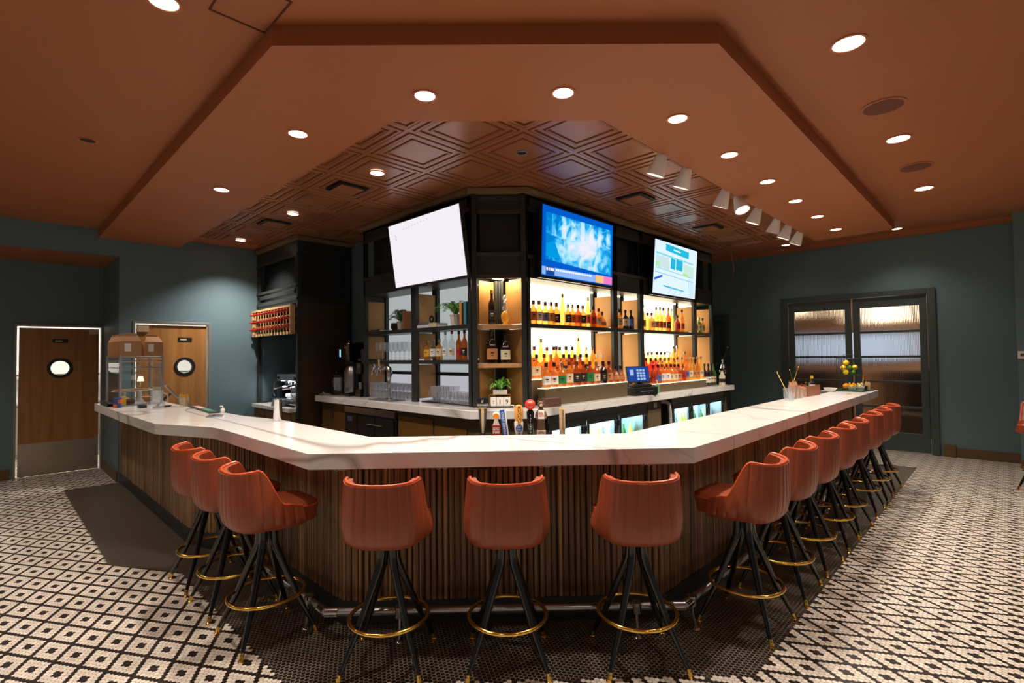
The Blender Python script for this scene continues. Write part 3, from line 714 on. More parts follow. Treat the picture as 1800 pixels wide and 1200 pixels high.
# ================================================================== STOOLS
def sstep(t): t = max(0, min(1, t)); return t*t*(3-2*t)
def make_stool():
    t = thing('bar_stool', 'x', 'bar stool')
    # plan path (half), from the rear centre to the arm front; facing +Y
    half = [(0.0, -0.228), (0.065, -0.225), (0.122, -0.214), (0.168, -0.190), (0.199, -0.150), (0.214, -0.098), (0.221, -0.04), (0.223, 0.02), (0.222, 0.08), (0.218, 0.135)]
    path = [(-x, y) for x, y in half[:0:-1]] + half
    # resample by arc length
    L_ = [0]
    for a, b in zip(path, path[1:]): L_.append(L_[-1]+math.hypot(b[0]-a[0], b[1]-a[1]))
    NCH, SUB = 18, 6
    N_ = NCH*SUB
    def at(u):
        d = u*L_[-1]; i = 0
        while i < len(L_)-2 and L_[i+1] < d: i += 1
        f = (d-L_[i])/(L_[i+1]-L_[i]); x = path[i][0]*(1-f)+path[i+1][0]*f; y = path[i][1]*(1-f)+path[i+1][1]*f
        return x, y
    def nrm(u):
        a = at(max(0, u-0.02)); b = at(min(1, u+0.02)); dx, dy = b[0]-a[0], b[1]-a[1]; l = math.hypot(dx, dy); return dy/l, -dx/l
    def top(s):          # s = 0 rear centre .. 1 arm tip
        if s < 0.56: return 0.962 + 0.018*(s/0.56)**2
        if s < 0.80: return 0.980 - 0.215*sstep((s-0.56)/0.24)
        return 0.765 - 0.020*sstep((s-0.80)/0.20)
    levels = [(0.0, 0.66), (0.02, 0.80), (0.06, 0.89), (0.13, 0.955), (0.22, 0.985), (0.36, 1.0), (0.5, 0.985), (0.65, 0.96), (0.8, 0.935), (0.93, 0.915), (1.0, 0.905)]
    outer_, inner_ = [], []
    z0 = 0.632
    for i in range(N_+1):
        u = i/N_; s = abs(u-0.5)*2; x, y = at(u); nx, ny = nrm(u); zt = top(s)
        ph = (i % SUB)/SUB; puff = (0.0060*(max(0, math.sin(PI*ph)))**0.25 if s < 0.93 else 0.004)
        co, ci = [], []
        for v, sc in levels:
            z = z0+(zt-z0)*v
            lean = -0.035*max(0, (z-0.72))/0.3*(1 if s < 0.6 else max(0, 1-(s-0.6)/0.3))
            k = puff*sstep(v/0.2)
            px = x*sc; py = y*sc+lean if y < 0 else y*(0.5+0.5*sc)+lean
            co.append(Vector((px+nx*k, py+ny*k, z)))
            th = 0.040*min(1, v*3+0.3)
            ci.append(Vector((px-nx*th, py-ny*th, z)))
        outer_.append(co); inner_.append(ci)
    mb = MB(); bm = mb.bm
    VO = [[bm.verts.new(p) for p in c] for c in outer_]; VI = [[bm.verts.new(p) for p in c] for c in inner_]
    nl = len(levels)
    for i in range(N_):
        for j in range(nl-1):
            bm.faces.new([VO[i][j], VO[i+1][j], VO[i+1][j+1], VO[i][j+1]]); bm.faces.new([VI[i][j], VI[i][j+1], VI[i+1][j+1], VI[i+1][j]])
        # rounded top lip
        bm.faces.new([VO[i][-1], VO[i+1][-1], VI[i+1][-1], VI[i][-1]]); bm.faces.new([VO[i][0], VI[i][0], VI[i+1][0], VO[i+1][0]])
    for i in (0, N_):
        for j in range(nl-1): bm.faces.new([VO[i][j], VO[i][j+1], VI[i][j+1], VI[i][j]])
    mb.done('backrest', M_LEATHER, t, recalc=True, ang=48)
    pipe = [outer_[i][-1]*0.72+inner_[i][-1]*0.28+Vector((0, 0, 0.004)) for i in range(0, N_+1, 2)]
    end_ = [Vector((p.x, p.y+0.002, 0.70)) for p in (pipe[-1],)]
    MB().tube(pipe, 0.0075, 8).done('piping', M_PIPING, t)
    # inner upholstery roll of the back (smooth pad)
    mb = MB()
    rsq = []
    for (z, sc) in ((0.640, 0.80), (0.646, 0.93), (0.660, 0.965), (0.690, 0.97), (0.720, 0.985), (0.738, 0.985), (0.750, 0.96), (0.760, 0.86), (0.768, 0.62), (0.771, 0.2)):
        ring = []
        for k in range(48):
            a = 2*PI*k/48; ca, sa = math.cos(a), math.sin(a); e = 2/4.6
            px = 0.196*math.copysign(abs(ca)**e, ca); py = 0.212*math.copysign(abs(sa)**e, sa)
            if py < 0: px *= 1-0.13*(py/-0.212)**2; py *= 0.95
            if z < 0.70 and py > 0: py *= 0.96
            ring.append(Vector((px*sc, py*sc+0.050, z)))
        rsq.append(ring)
    mb.rings(rsq); mb.done('seat', M_LEATHER, t, ang=60)
    MB().tube([Vector((v.x*1.005, (v.y-0.05)*1.005+0.05, v.z)) for v in rsq[5]], 0.005, 6, True).done('seat_piping', M_PIPING, t)
    MB().box(-0.09, 0.09, -0.09, 0.09, 0.622, 0.640).lathe([(0.055, 0.600), (0.055, 0.622)], 16).done('swivel_plate', M_BLACK, t)
    for k in range(4):
        a = R(45+90*k); c, s_ = math.cos(a), math.sin(a)
        pr = [(0.040, 0.618), (0.042, 0.56), (0.046, 0.525), (0.058, 0.49), (0.112, 0.37), (0.181, 0.215), (0.282, 0.028)]
        lg = MB().tube([(r*c, r*s_, z) for r, z in pr], [0.022, 0.022, 0.022, 0.0215, 0.0195, 0.0165, 0.0105], 12).done('leg', M_BLKGL, t)
        MB().tube([(0.2755*c, 0.2755*s_, 0.042), (0.285*c, 0.285*s_, 0.012)], [0.0115, 0.0125], 10).lathe([(0.016, 0.0), (0.017, 0.006), (0.011, 0.013)], 12, (0.287*c, 0.287*s_, 0)).done('brass_foot', M_BRASS, lg)
    MB().ring((0, 0, 0.235), 0.204, 0.0105, 44, 10).done('foot_ring', M_BRASS, t)
    return t
ST = make_stool()
ST.location = (1.939, 1.939, 0); ST.rotation_euler = (0, 0, R(-45))
ST['label'] = 'rust leather bar stool at the middle of the front bar, back to the viewer'
ST['group'] = 'rust leather bar stools along the bar'
dup(ST, (1.505, 2.394, 0), R(-47), 'rust leather bar stool at the left end of the front bar, back to the viewer')
dup(ST, (2.43, 1.455, 0), R(-43), 'rust leather bar stool at the right end of the front bar, back to the viewer')
for k, (y, rz) in enumerate(((3.154, -90), (3.72, -90), (4.235, -90))):
    dup(ST, (1.16, y, 0), R(rz), 'rust leather bar stool along the left arm, %s' % ('nearest one, seat showing', 'middle of the three', 'farthest one')[k])
for k, (x, rz) in enumerate(((3.186, 0), (3.80, 2), (4.385, -2), (4.99, 1), (5.50, -3), (6.20, 0), (6.75, 2), (7.30, -1))):
    dup(ST, (x, 1.166-0.003*k, 0), R(rz), 'rust leather bar stool in the right arm row, %s from the front%s' % (ORD[k], ', seat showing' if k == 0 else ''))
dup(ST, (8.40, -0.275, 0), R(80), 'rust leather chair cut off at the right edge of the frame', 'stools away from the bar')

# ================================================================== BACK COUNTER
bc = thing('back_counter', 'white veined back counter with bronze cupboards under the shelving', 'counter')
out_b = [(3.02, 6.84), (3.15, 6.80), (3.15, 3.62), (3.525, 3.21), (8.40, 3.18)]
pairs = [((3.15, 6.84), (3.76, 6.84)), ((3.15, 3.615), (3.76, 3.83)), ((3.53, 3.215), (3.80, 3.81)), ((8.42, 3.185), (8.42, 3.81))]
mb = MB(); bm = mb.bm
for z0, z1 in ((1.01, 1.09),):
    T = [[bm.verts.new((p[0], p[1], z1)) for p in pr] for pr in pairs]; B_ = [[bm.verts.new((p[0], p[1], z0)) for p in pr] for pr in pairs]
    for i in range(3):
        bm.faces.new([T[i][0], T[i+1][0], T[i+1][1], T[i][1]]); bm.faces.new([B_[i][1], B_[i+1][1], B_[i+1][0], B_[i][0]])
        bm.faces.new([T[i][0], B_[i][0], B_[i+1][0], T[i+1][0]]); bm.faces.new([T[i][1], T[i+1][1], B_[i+1][1], B_[i][1]])
    bm.faces.new([T[0][0], T[0][1], B_[0][1], B_[0][0]]); bm.faces.new([T[-1][0], B_[-1][0], B_[-1][1], T[-1][1]])
mb.done('worktop', M_QUARTZ, bc, bevel=0.003, recalc=True)
# carcass pieces between appliances
for q_ in ((3.26, 3.74, 6.16, 6.84), (3.26, 3.74, 3.75, 4.98), (5.86, 6.20, 3.30, 3.76), (8.30, 8.38, 3.30, 3.76)): MB().box(*q_, 0.08, 1.005).done('cupboard_carcass', M_OLIVE, bc, bevel=0.003)
MB().prism([(3.26, 3.75), (3.26, 3.66), (3.575, 3.32), (3.78, 3.32), (3.78, 3.75)], 0.08, 1.005).done('cupboard_carcass', M_OLIVE, bc, bevel=0.003)
MB().box(3.78, 3.88, 3.33, 3.75, 0.08, 1.005).done('filler_panel', M_OLIVE, bc)
mb = MB(); mb.box(3.30, 3.72, 3.75, 4.98, 0.0, 0.08); mb.box(3.30, 3.72, 6.16, 6.84, 0.0, 0.08); mb.box(3.8, 8.38, 3.40, 3.74, 0, 0.075); mb.done('plinth', M_BLACK, bc)
for y0, y1, hy in ((6.18, 6.49, 6.465), (6.51, 6.82, 6.535)):
    dr = MB().box(3.243, 3.258, y0, y1, 0.12, 0.985).done('door', wood_mat('bronze_brown_wood', rgb(92, 64, 30), rgb(120, 86, 42), stretch=(5, 5, 0.5), rough=0.4), bc, bevel=0.002)
    MB().tube([(3.243, hy, 0.935), (3.222, hy, 0.935), (3.222, hy, 0.775), (3.243, hy, 0.775)], 0.005, 8).done('handle', M_CHROME, dr)
for y0, y1, z1 in ((4.32, 4.95, 0.945), (3.78, 4.28, 0.89)):
    MB().box(3.246, 3.258, y0, y1, 0.12, z1).done('door', M_TAND, bc, bevel=0.002)
o = MB().cbox((0, 0, 0), (0.10, 0.008, 0.10)).cbox((-0.022, -0.005, 0.0), (0.03, 0.004, 0.06), 1).cbox((0.022, -0.005, 0), (0.03, 0.004, 0.06), 1).done('wall_outlet', [M_STEEL, M_WHITE], bc, loc=(6.03, 3.294, 0.94)); o.name = 'outlet_plate'
# pale drain hose
tag(MB().tube([(6.22, 3.32, 0.97), (6.32, 3.30, 0.965), (6.40, 3.29, 0.93), (6.43, 3.29, 0.82), (6.43, 3.29, 0.60), (6.40, 3.29, 0.2), (6.40, 3.30, 0.02)], 0.024, 10).done('drain_hose', mat('hose_grey', rgb(186, 188, 190), 0.5, bump=0.3, bscale=120)), 'thick pale grey hose bending down between the two glass-door fridges', 'hose')

# undercounter appliances
M_FRI = mat('fridge_interior', rgb(190, 210, 214), 0.5)
M_FRL = emis('fridge_light', (0.66, 0.9, 1.0, 1), 16.0)
drinkcols = [rgb(120, 150, 150), rgb(60, 120, 60), rgb(210, 210, 200), rgb(150, 110, 60), rgb(200, 200, 90)]
M_DR = [mat('drink_%d' % i, c, 0.3) for i, c in enumerate(drinkcols)]
def fridge(name, x0, x1, label, lit):
    t = thing(name, label, 'fridge', (x0, 3.30, 0.0)); w = x1-x0
    mb = MB(); mb.box(0, w, 0.03, 0.46, 0.08, 0.12); mb.box(0, w, 0.03, 0.46, 0.88, 0.975); mb.box(0, 0.03, 0.03, 0.46, 0.12, 0.88); mb.box(w-0.03, w, 0.03, 0.46, 0.12, 0.88); mb.box(0.03, w-0.03, 0.44, 0.46, 0.12, 0.88)
    mb.done('cabinet', [M_STEEL], t)
    MB().box(0.03, w-0.03, 0.425, 0.438, 0.12, 0.88).box(0.03, w-0.03, 0.06, 0.42, 0.52, 0.53).done('liner', M_FRI, t)
    MB().box(0.0, w, 0.0, 0.03, 0.925, 0.985).done('top_trim', M_STEEL, t, bevel=0.003)
    n = 3; dw = (w-0.02)/n
    for k in range(n):
        a = 0.01+k*dw+0.006; b = a+dw-0.012
        mb = MB(); mb.box(a, b, 0.0, 0.03, 0.84, 0.918); mb.box(a, b, 0, 0.03, 0.10, 0.16); mb.box(a, a+0.045, 0, 0.03, 0.16, 0.84); mb.box(b-0.10, b, 0, 0.03, 0.16, 0.84)
        dr = mb.done('door', M_STEEL, t, bevel=0.002)
        MB().box(a+0.04, b-0.09, 0.012, 0.018, 0.155, 0.845).done('glass_pane', M_GLASS, dr)
        MB().box(b-0.085, b-0.02, -0.022, 0.0, 0.77, 0.835).done('handle', M_BLACK, dr, bevel=0.004)
        MB().box(a+0.03, b-0.06, 0.06, 0.40, 0.868, 0.876).done('interior_lamp', M_FRL, dr)
    return t
F1 = fridge('glass_door_fridge', 3.90, 5.84, 'stainless three-door glass fridge below the register side, nearer of the two', 1)
F2 = fridge('glass_door_fridge', 6.52, 8.28, 'stainless three-door glass fridge at the far end, beyond the grey hose', 1)
CAN = None; fi = 0
for F, n0, w in ((F1, 14, 1.94), (F2, 13, 1.76)):
    for k in range(n0):
        x = F.location.x+0.10+(w-0.2)*k/(n0-1); zz = 0.532; cidx = rnd.randrange(5)
        c = MB().lathe([(0.028, 0), (0.030, 0.005), (0.030, 0.105), (0.012, 0.15), (0.012, 0.195)], 12).done('drink_bottle', M_DR[cidx], loc=(x, 3.30+0.16+0.08*rnd.random(), zz))
        tag(c, 'chilled bottle, %s from the left in the %s fridge' % (ORD[k], 'nearer' if F is F1 else 'farther'), 'bottle', 'drinks in the glass-door fridges')
t = thing('beer_dispenser_cabinet', 'black back-bar cooler with stainless top rail under the beer faucet', 'cooler', (3.24, 4.99, 0))
MB().box(0.0, 0.46, 0, 1.16, 0.06, 0.90).done('cabinet', M_BLACK, t, bevel=0.004)
MB().box(-0.02, 0.46, 0, 1.16, 0.905, 0.985).done('top_rail', M_STEEL, t, bevel=0.003)
for a, b, hy in ((0.03, 0.42, 0.34), (0.44, 0.83, 0.52)):
    dr = MB().box(-0.02, -0.001, a, b, 0.12, 0.88).done('door', M_BLACK, t, bevel=0.003)
    MB().tube([(-0.02, hy-0.07, 0.80), (-0.04, hy-0.06, 0.80), (-0.04, hy+0.06, 0.80), (-0.02, hy+0.07, 0.80)], 0.008, 8).done('handle', M_CHROME, dr)
vp = MB().box(-0.02, -0.001, 0.85, 1.14, 0.12, 0.88).done('vent_panel', M_BLACK, t)
MB().box(-0.024, -0.02, 0.95, 1.07, 0.80, 0.86).done('display', mat('blue_display', rgb(70, 88, 120), 0.3), vp)

# ================================================================== SHELVING MODULES
def module(loc, rz, w, label, shelves, back='cool', rails=(), lit=False, name='shelving_unit', lip=True, bottom=1.0915):
    """steel-framed unit; local x = width, y = depth, z up from the counter"""
    t = thing(name, label, 'shelving unit', (loc[0], loc[1], 0), rz, 'steel shelving units of the back bar')
    D, PW, ZT = 0.345, 0.045, 3.225
    for x in (0.001, w-PW-0.001):
        for y in (0, D-PW): MB().box(x, x+PW, y, y+PW, bottom, ZT).done('post', M_STEELD, t, bevel=0.003)
    for n_, z in enumerate(shelves):
        MB().box(PW, w-PW, 0.004, D-0.004, z-0.035, z).box(0.002, w-0.002, -0.004, 0.0, z-0.04, z+0.002).done('shelf', M_STEELD, t, bevel=0.002)
    for z in rails: MB().box(PW, w-PW, D-0.05, D-0.012, z-0.018, z+0.018).done('rail', M_STEELD, t)
    # tan mesh side panels between the posts, per storey
    zz = [bottom+0.02]+[z for z in sorted(shelves)]+[2.37]
    for x in (PW*0.5-0.003, w-PW*0.5-0.003):
        for a, b in zip(zz, zz[1:]):
            sp = MB().box(x, x+0.006, PW, D-PW, a+0.015, b-0.05).done('side_panel', M_TAN, t)
            MB().tube([(x+0.003, PW+0.006, a+0.02), (x+0.003, D-PW-0.006, a+0.02), (x+0.003, D-PW-0.006, b-0.055), (x+0.003, PW+0.006, b-0.055)], 0.006, 4, True).done('panel_frame', M_STEELD, sp)
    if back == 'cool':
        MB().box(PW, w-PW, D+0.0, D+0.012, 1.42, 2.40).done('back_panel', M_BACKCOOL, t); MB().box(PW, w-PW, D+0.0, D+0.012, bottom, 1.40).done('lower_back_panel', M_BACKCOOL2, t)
    elif back == 'lit':
        MB().box(PW, w-PW, D, D+0.012, bottom, 2.40).done('back_panel', M_BACKLIT, t)
    elif back == 'litlow':
        MB().box(PW, w-PW, D, D+0.012, bottom, 2.40).done('back_panel', M_BACKLIT, t)
    # upper fascia with recessed dark panel
    fa = MB().box(0.0, w, 0.0, 0.03, 2.385, 2.60).box(0, w, 0.0, 0.03, 3.08, 3.225).box(0, w, 0.03, D, 2.385, 2.41).box(0, w, 0.0, D, 3.2, 3.225).box(0, 0.05, 0.0, 0.03, 2.60, 3.08).box(w-0.05, w, 0, 0.03, 2.60, 3.08).done('fascia', M_STEELD, t, bevel=0.002)
    MB().box(0.05, w-0.05, 0.12, 0.13, 2.42, 3.2).done('recessed_panel', M_PANELD, fa)
    for z in (2.60, 3.08): MB().box(0.0, w, -0.012, 0.0, z-0.02, z+0.02).done('angle_rail', mat('worn_steel', rgb(74, 76, 74), 0.32, metal=0.7), fa, bevel=0.002)  # rails in a paler, shinier steel than the fascia
    MB().box(-0.0, w, -0.055, D, 3.226, 3.278).done('cornice', M_CORN, t, bevel=0.003)
    if lit:
        MB().box(PW+0.01, w-PW-0.01, D-0.05, D-0.03, 2.372, 2.384).done('light_strip', M_LED, t)
    return t
mA = module((3.385, 5.95), R(-90), 1.10, 'far left shelving unit with stemware above stacked tumblers', (1.92, 1.56), rails=(1.40,))
mB = module((3.385, 4.85), R(-90), 0.99, 'left shelving unit with eight bottles between the plants and the mugs', (1.92, 1.56), rails=(1.40,))
module((3.775, 3.44), 0, 1.60, 'brightly lit shelving unit nearest the corner, below the blue screen', (1.92,), 'lit', lit=True)
module((5.376, 3.44), 0, 0.63, 'narrow lit shelving unit behind the register', (1.92,), 'lit', lit=True)
module((6.007, 3.44), 0, 1.60, 'brightly lit shelving unit below the farthest screen', (1.92,), 'lit', lit=True)
module((7.608, 3.44), 0, 0.64, 'narrow lit shelving unit at the far end above the juicer', (1.92,), 'lit', lit=True)
# corner unit
cu = thing('corner_shelving_unit', 'angled corner unit of the back bar with two oak shelves', 'shelving unit')
a_, b_ = (3.385, 3.855), (3.770, 3.44)       # front corners
for x, y in ((3.40, 3.815), (3.735, 3.455)): MB().cbox((0, 0, (3.225+1.0915)/2), (0.05, 0.05, 3.225-1.0915)).done('post', M_STEELD, cu, bevel=0.003, loc=(x, y, 0), rotz=R(-47))
MB().box(3.692, 3.728, 3.762, 3.798, 1.0915, 2.39).done('post', M_STEELD, cu, bevel=0.002)
MB().box(3.660, 3.690, 3.775, 3.80, 1.0915, 2.39).box(3.705, 3.728, 3.730, 3.76, 1.0915, 2.39).done('post', M_STEELD, cu, bevel=0.002)
for z in (1.912, 1.525):
    MB().prism([(3.415, 3.805), (3.73, 3.465), (3.735, 3.72), (3.65, 3.80)], z-0.045, z).done('shelf', M_SHELFW, cu, bevel=0.003)
for (z0, z1) in ((1.10, 1.47), (1.53, 1.86), (1.92, 2.36)):
    MB().box(3.45, 3.655, 3.806, 3.812, z0, z1).done('side_panel', M_TAN, cu); MB().box(3.736, 3.742, 3.49, 3.71, z0, z1).done('side_panel', M_TAN, cu)
ex = Vector((0.6801, -0.7331, 0)); ey = Vector((0.7331, 0.6801, 0)); Lc = math.hypot(0.385, 0.415)
Mc = Matrix(((ex.x, ey.x, 0, 3.385), (ex.y, ey.y, 0, 3.855), (0, 0, 1, 0), (0, 0, 0, 1)))
fa = MB().box(0.03, Lc-0.03, 0, 0.03, 2.385, 2.60, M=Mc).box(0.03, Lc-0.03, 0, 0.03, 3.03, 3.225, M=Mc).box(0.03, 0.06, 0, 0.03, 2.6, 3.03, M=Mc).box(Lc-0.06, Lc-0.03, 0, 0.03, 2.6, 3.03, M=Mc).prism([(3.41, 3.84), (3.76, 3.47), (3.74, 3.80)], 2.392, 2.41).done('fascia', M_STEELD, cu, bevel=0.002)
MB().box(0.09, Lc-0.09, 0.05, 0.06, 2.42, 3.2, M=Mc).done('recessed_panel', M_PANELD, fa)
for z in (2.40, 2.62, 3.05, 3.19): MB().box(0.03, Lc-0.03, -0.014, 0.0, z-0.022, z+0.022, M=Mc).done('angle_rail', mat('worn_steel', rgb(74, 76, 74), 0.32, metal=0.7), fa, bevel=0.002)
mb = MB()
for z in (2.60, 3.03, 3.17):
    for x in (0.045, Lc-0.045): mb.ball(Mc @ Vector((x, -0.016, z-0.035)), 0.006, seg=8)
mb.done('bolt', M_CHROME, fa)
MB().prism([(3.33, 3.849), (3.33, 3.83), (3.74, 3.385), (3.774, 3.385), (3.774, 3.44), (3.74, 3.78), (3.385, 3.849)], 3.226, 3.278).done('cornice', M_CORN, cu)
MB().box(3.55, 3.70, 3.70, 3.715, 2.375, 2.388).done('light_strip', M_LED, cu)
l = bpy.data.lights.new('niche_lamp', 'AREA'); l.energy = 5; l.size = 0.25; l.color = (1, 0.78, 0.5)
lo = bpy.data.objects.new('niche_lamp', l); C.objects.link(lo); lo.parent = cu; lo.location = (3.6, 3.68, 2.37)

# lit bottle steps
def steps(x0, x1, z1, label, dz=0.085, px0=None, px1=None):
    t = thing('bottle_step', label, 'display step', (0, 0, 0))
    MB().box(x0, x1, 3.335, 3.432, 1.0915, z1).done('riser', M_OLIVE, t, bevel=0.002)
    MB().box(x0, x1, 3.330, 3.432, z1+0.0005, z1+0.008).done('light_strip', emis('step_glow', (1, 0.82, 0.55, 1), 2.2), t)
    a, b = px0, px1
    MB().box(a, b, 3.495, 3.61, 1.0915, z1+dz).box(a, b, 3.611, 3.735, 1.0915, z1+2*dz).done('riser', M_OLIVE, t, bevel=0.002)
    MB().box(a, b, 3.49, 3.61, z1+dz+0.0005, z1+dz+0.008).box(a, b, 3.611, 3.735, z1+2*dz+0.0005, z1+2*dz+0.008).done('light_strip', emis('step_glow', (1, 0.82, 0.55, 1), 2.2), t)
    return t
steps(3.90, 5.44, 1.262, 'olive bottle step with glowing edges, nearer one left of the register', px0=3.86, px1=5.30)
steps(6.09, 7.70, 1.198, 'olive bottle step with glowing edges, farther one right of the register', px0=6.09, px1=7.52)

# ================================================================== SCREENS
def tv(M, w, h, label, paint):
    t = thing('television', label, 'television', (0, 0, 0), 0, 'screens above the back bar'); t.matrix_world = M
    MB().box(-w/2-0.012, w/2+0.012, -0.002, 0.045, -0.028, h+0.012).done('bezel', M_BLACK, t, bevel=0.004)
    MB().box(-0.25, 0.25, 0.046, 0.062, h*0.25, h*0.75).done('wall_mount', M_STEELD, t)
    sc = MB().box(-w/2, w/2, -0.006, -0.003, 0, h).done('screen', paint, t, smooth=False)
    MB().box(-0.03, 0.03, -0.005, 0.002, -0.027, -0.018).done('brand_plate', M_ALU, t)
    return t, sc
def orient(o, ex, ez):
    ex = Vector(ex).normalized(); ez = Vector(ez).normalized(); ey = ez.cross(ex).normalized()
    return Matrix(((ex.x, ey.x, ez.x, o[0]), (ex.y, ey.y, ez.y, o[1]), (ex.z, ey.z, ez.z, o[2]), (0, 0, 0, 1)))
def flat(sc, pts, col, st, d=0.0015, name='picture_area'):
    """flat piece of picture content on a screen (x, z in screen metres)"""
    key = 'px_%d_%d_%d' % (int(col[0]*255), int(col[1]*255), int(col[2]*255))
    y = -0.006-d
    return MB().quad([(a, y, b) for a, b in pts]).done(name, emis(key+'_%d' % int(st*10), col, st), sc, smooth=False)
W1, H1 = 1.252, 0.70
t1, s1 = tv(orient((3.305, 4.441, 2.402), (0, -1, 0), (-0.10, 0, 0.70)), W1, H1, 'large white glowing screen on the left face, tilted down', emis('screen_white', (0.86, 0.82, 0.88, 1), 0.95))
rr = random.Random(5)
for k in range(9): a = -0.35+k*0.055; z = 0.615+0.004*k; flat(s1, [(a, z), (a+0.022, z), (a+0.026, z+0.012), (a+0.004, z+0.012)], (0.72, 0.68, 0.74, 1), 0.85, name='faint_mark')
for k, (a, z) in enumerate(((-0.515, 0.57), (-0.50, 0.555), (-0.515, 0.54), (-0.50, 0.525))): flat(s1, [(a, z), (a+0.014, z), (a+0.014, z+0.008), (a, z+0.008)], (0.45, 0.45, 0.55, 1), 0.7, name='faint_mark')

def tv_news():
    m = bpy.data.materials.new('news_picture'); m.use_nodes = True
    nt = m.node_tree; nt.nodes.clear()
    g = NG(nt); tc = nt.nodes.new('ShaderNodeTexCoord'); sp = nt.nodes.new('ShaderNodeSeparateXYZ'); nt.links.new(tc.outputs['Object'], sp.inputs[0])
    n = nt.nodes.new('ShaderNodeTexNoise'); n.inputs['Scale'].default_value = 5.5; n.inputs['Detail'].default_value = 6; n.inputs['Distortion'].default_value = 1.4
    nt.links.new(tc.outputs['Object'], n.inputs['Vector'])
    dx = g.m('DIVIDE', g.m('SUBTRACT', sp.outputs[0], 0.10), 0.52); dz = g.m('DIVIDE', g.m('SUBTRACT', sp.outputs[2], 0.33), 0.25)
    d = g.m('SQRT', g.m('ADD', g.m('MULTIPLY', dx, dx), g.m('MULTIPLY', dz, dz)))
    v = g.m('ADD', g.m('SUBTRACT', 0.86, g.m('MULTIPLY', d, 0.42)), g.m('MULTIPLY', g.m('SUBTRACT', n.outputs['Fac'], 0.5), 1.1))
    v = g.m('ADD', v, g.m('MULTIPLY', g.m('GREATER_THAN', sp.outputs[2], 0.42), g.m('MULTIPLY', g.m('GREATER_THAN', g.m('SINE', g.m('MULTIPLY', sp.outputs[0], 38.0)), 0.2), 0.16)))
    cr = nt.nodes.new('ShaderNodeValToRGB'); e = cr.color_ramp.elements
    e[0].position = 0.28; e[0].color = (0.0, 0.20, 0.62, 1); e[1].position = 0.80; e[1].color = (0.86, 0.82, 0.92, 1)
    x = e.new(0.42); x.color = (0.02, 0.45, 0.88, 1); x = e.new(0.58); x.color = (0.40, 0.78, 1.0, 1)
    nt.links.new(v, cr.inputs[0])
    em = nt.nodes.new('ShaderNodeEmission'); em.inputs[1].default_value = 0.95; nt.links.new(cr.outputs[0], em.inputs[0])
    o = nt.nodes.new('ShaderNodeOutputMaterial'); nt.links.new(em.outputs[0], o.inputs[0]); return m
W2, H2 = 1.268, 0.712
t2, s2 = tv(orient((4.519, 3.352, 2.412), (1, 0, 0), (0, -0.03, 0.71)), W2, H2, 'screen with a blue framed smoky news picture, middle of the three', emis('screen_blue', (0.0, 0.11, 0.62, 1), 0.9))
x0, x1 = -W2/2, W2/2
pa = MB().quad([(x0+0.05, -0.0075, 0.165), (x1-0.03, -0.0075, 0.115), (x1-0.03, -0.0075, 0.645), (x0+0.05, -0.0075, 0.645)]).done('picture_area', tv_news(), s2, smooth=False)
flat(s2, [(x0+0.06, 0.20), (-0.34, 0.19), (-0.44, 0.37), (x0+0.06, 0.33)], (0.0, 0.33, 0.8, 1), 0.9, 0.0028)
flat(s2, [(x0, 0.01), (0.30, 0.01), (0.30, 0.092), (x0, 0.092)], (0.30, 0.52, 1.0, 1), 0.85)
flat(s2, [(x0+0.06, 0.01), (x0+0.20, 0.01), (x0+0.20, 0.095), (x0+0.06, 0.095)], (0.01, 0.07, 0.33, 1), 0.9, 0.0025)
for k in range(4): a = x0+0.068+k*0.032; flat(s2, [(a, 0.055), (a+0.022, 0.055), (a+0.022, 0.085), (a, 0.085)], (1, 1, 1, 1), 0.95, 0.0035, 'ticker_mark')
for k in range(20): a = x0+0.22+k*0.032; flat(s2, [(a, 0.062), (a+0.024, 0.062), (a+0.024, 0.082), (a, 0.082)], (0.9, 0.94, 1, 1), 0.95, 0.0035, 'ticker_mark')
flat(s2, [(0.30, 0.01), (0.46, 0.01), (0.46, 0.098), (0.30, 0.098)], (1, 0.55, 0.22, 1), 0.9); flat(s2, [(0.46, 0.01), (x1, 0.01), (x1, 0.098), (0.46, 0.098)], (0.9, 0.22, 0.62, 1), 0.9)
t3, s3 = tv(orient((6.800, 3.374, 2.42), (1, 0, 0), (0, -0.055, 0.70)), W2, H2, 'farthest screen with a pale cyan bar scene', emis('screen_pale', (0.74, 0.88, 0.98, 1), 0.95))
cy = (0.02, 0.52, 0.78, 1); cy2 = (0.25, 0.72, 0.86, 1)
flat(s3, [(-0.34, 0.60), (0.36, 0.56), (0.36, 0.66), (-0.34, 0.69)], cy, 0.9)
flat(s3, [(-0.12, 0.625), (0.1, 0.615), (0.1, 0.632), (-0.12, 0.642)], (0.9, 1, 1, 1), 0.95, 0.003, 'caption_line')
flat(s3, [(-0.60, 0.53), (0.52, 0.49), (0.52, 0.51), (-0.60, 0.555)], cy2, 0.9)
for a, b in ((-0.18, -0.04), (-0.02, 0.18)): flat(s3, [(a, 0.37), (b, 0.36), (b, 0.50), (a, 0.52)], cy, 0.85)
flat(s3, [(-0.60, 0.36), (-0.22, 0.34), (-0.22, 0.50), (-0.60, 0.51)], (0.62, 0.80, 0.80, 1), 0.9); flat(s3, [(0.2, 0.30), (0.54, 0.29), (0.54, 0.46), (0.2, 0.47)], (0.62, 0.85, 0.75, 1), 0.9)
flat(s3, [(0.2, 0.30), (0.34, 0.295), (0.34, 0.34), (0.2, 0.345)], (0.45, 0.85, 0.35, 1), 0.9, 0.003); flat(s3, [(-0.60, 0.36), (-0.50, 0.355), (-0.50, 0.42), (-0.60, 0.425)], (0.45, 0.85, 0.45, 1), 0.9, 0.003)
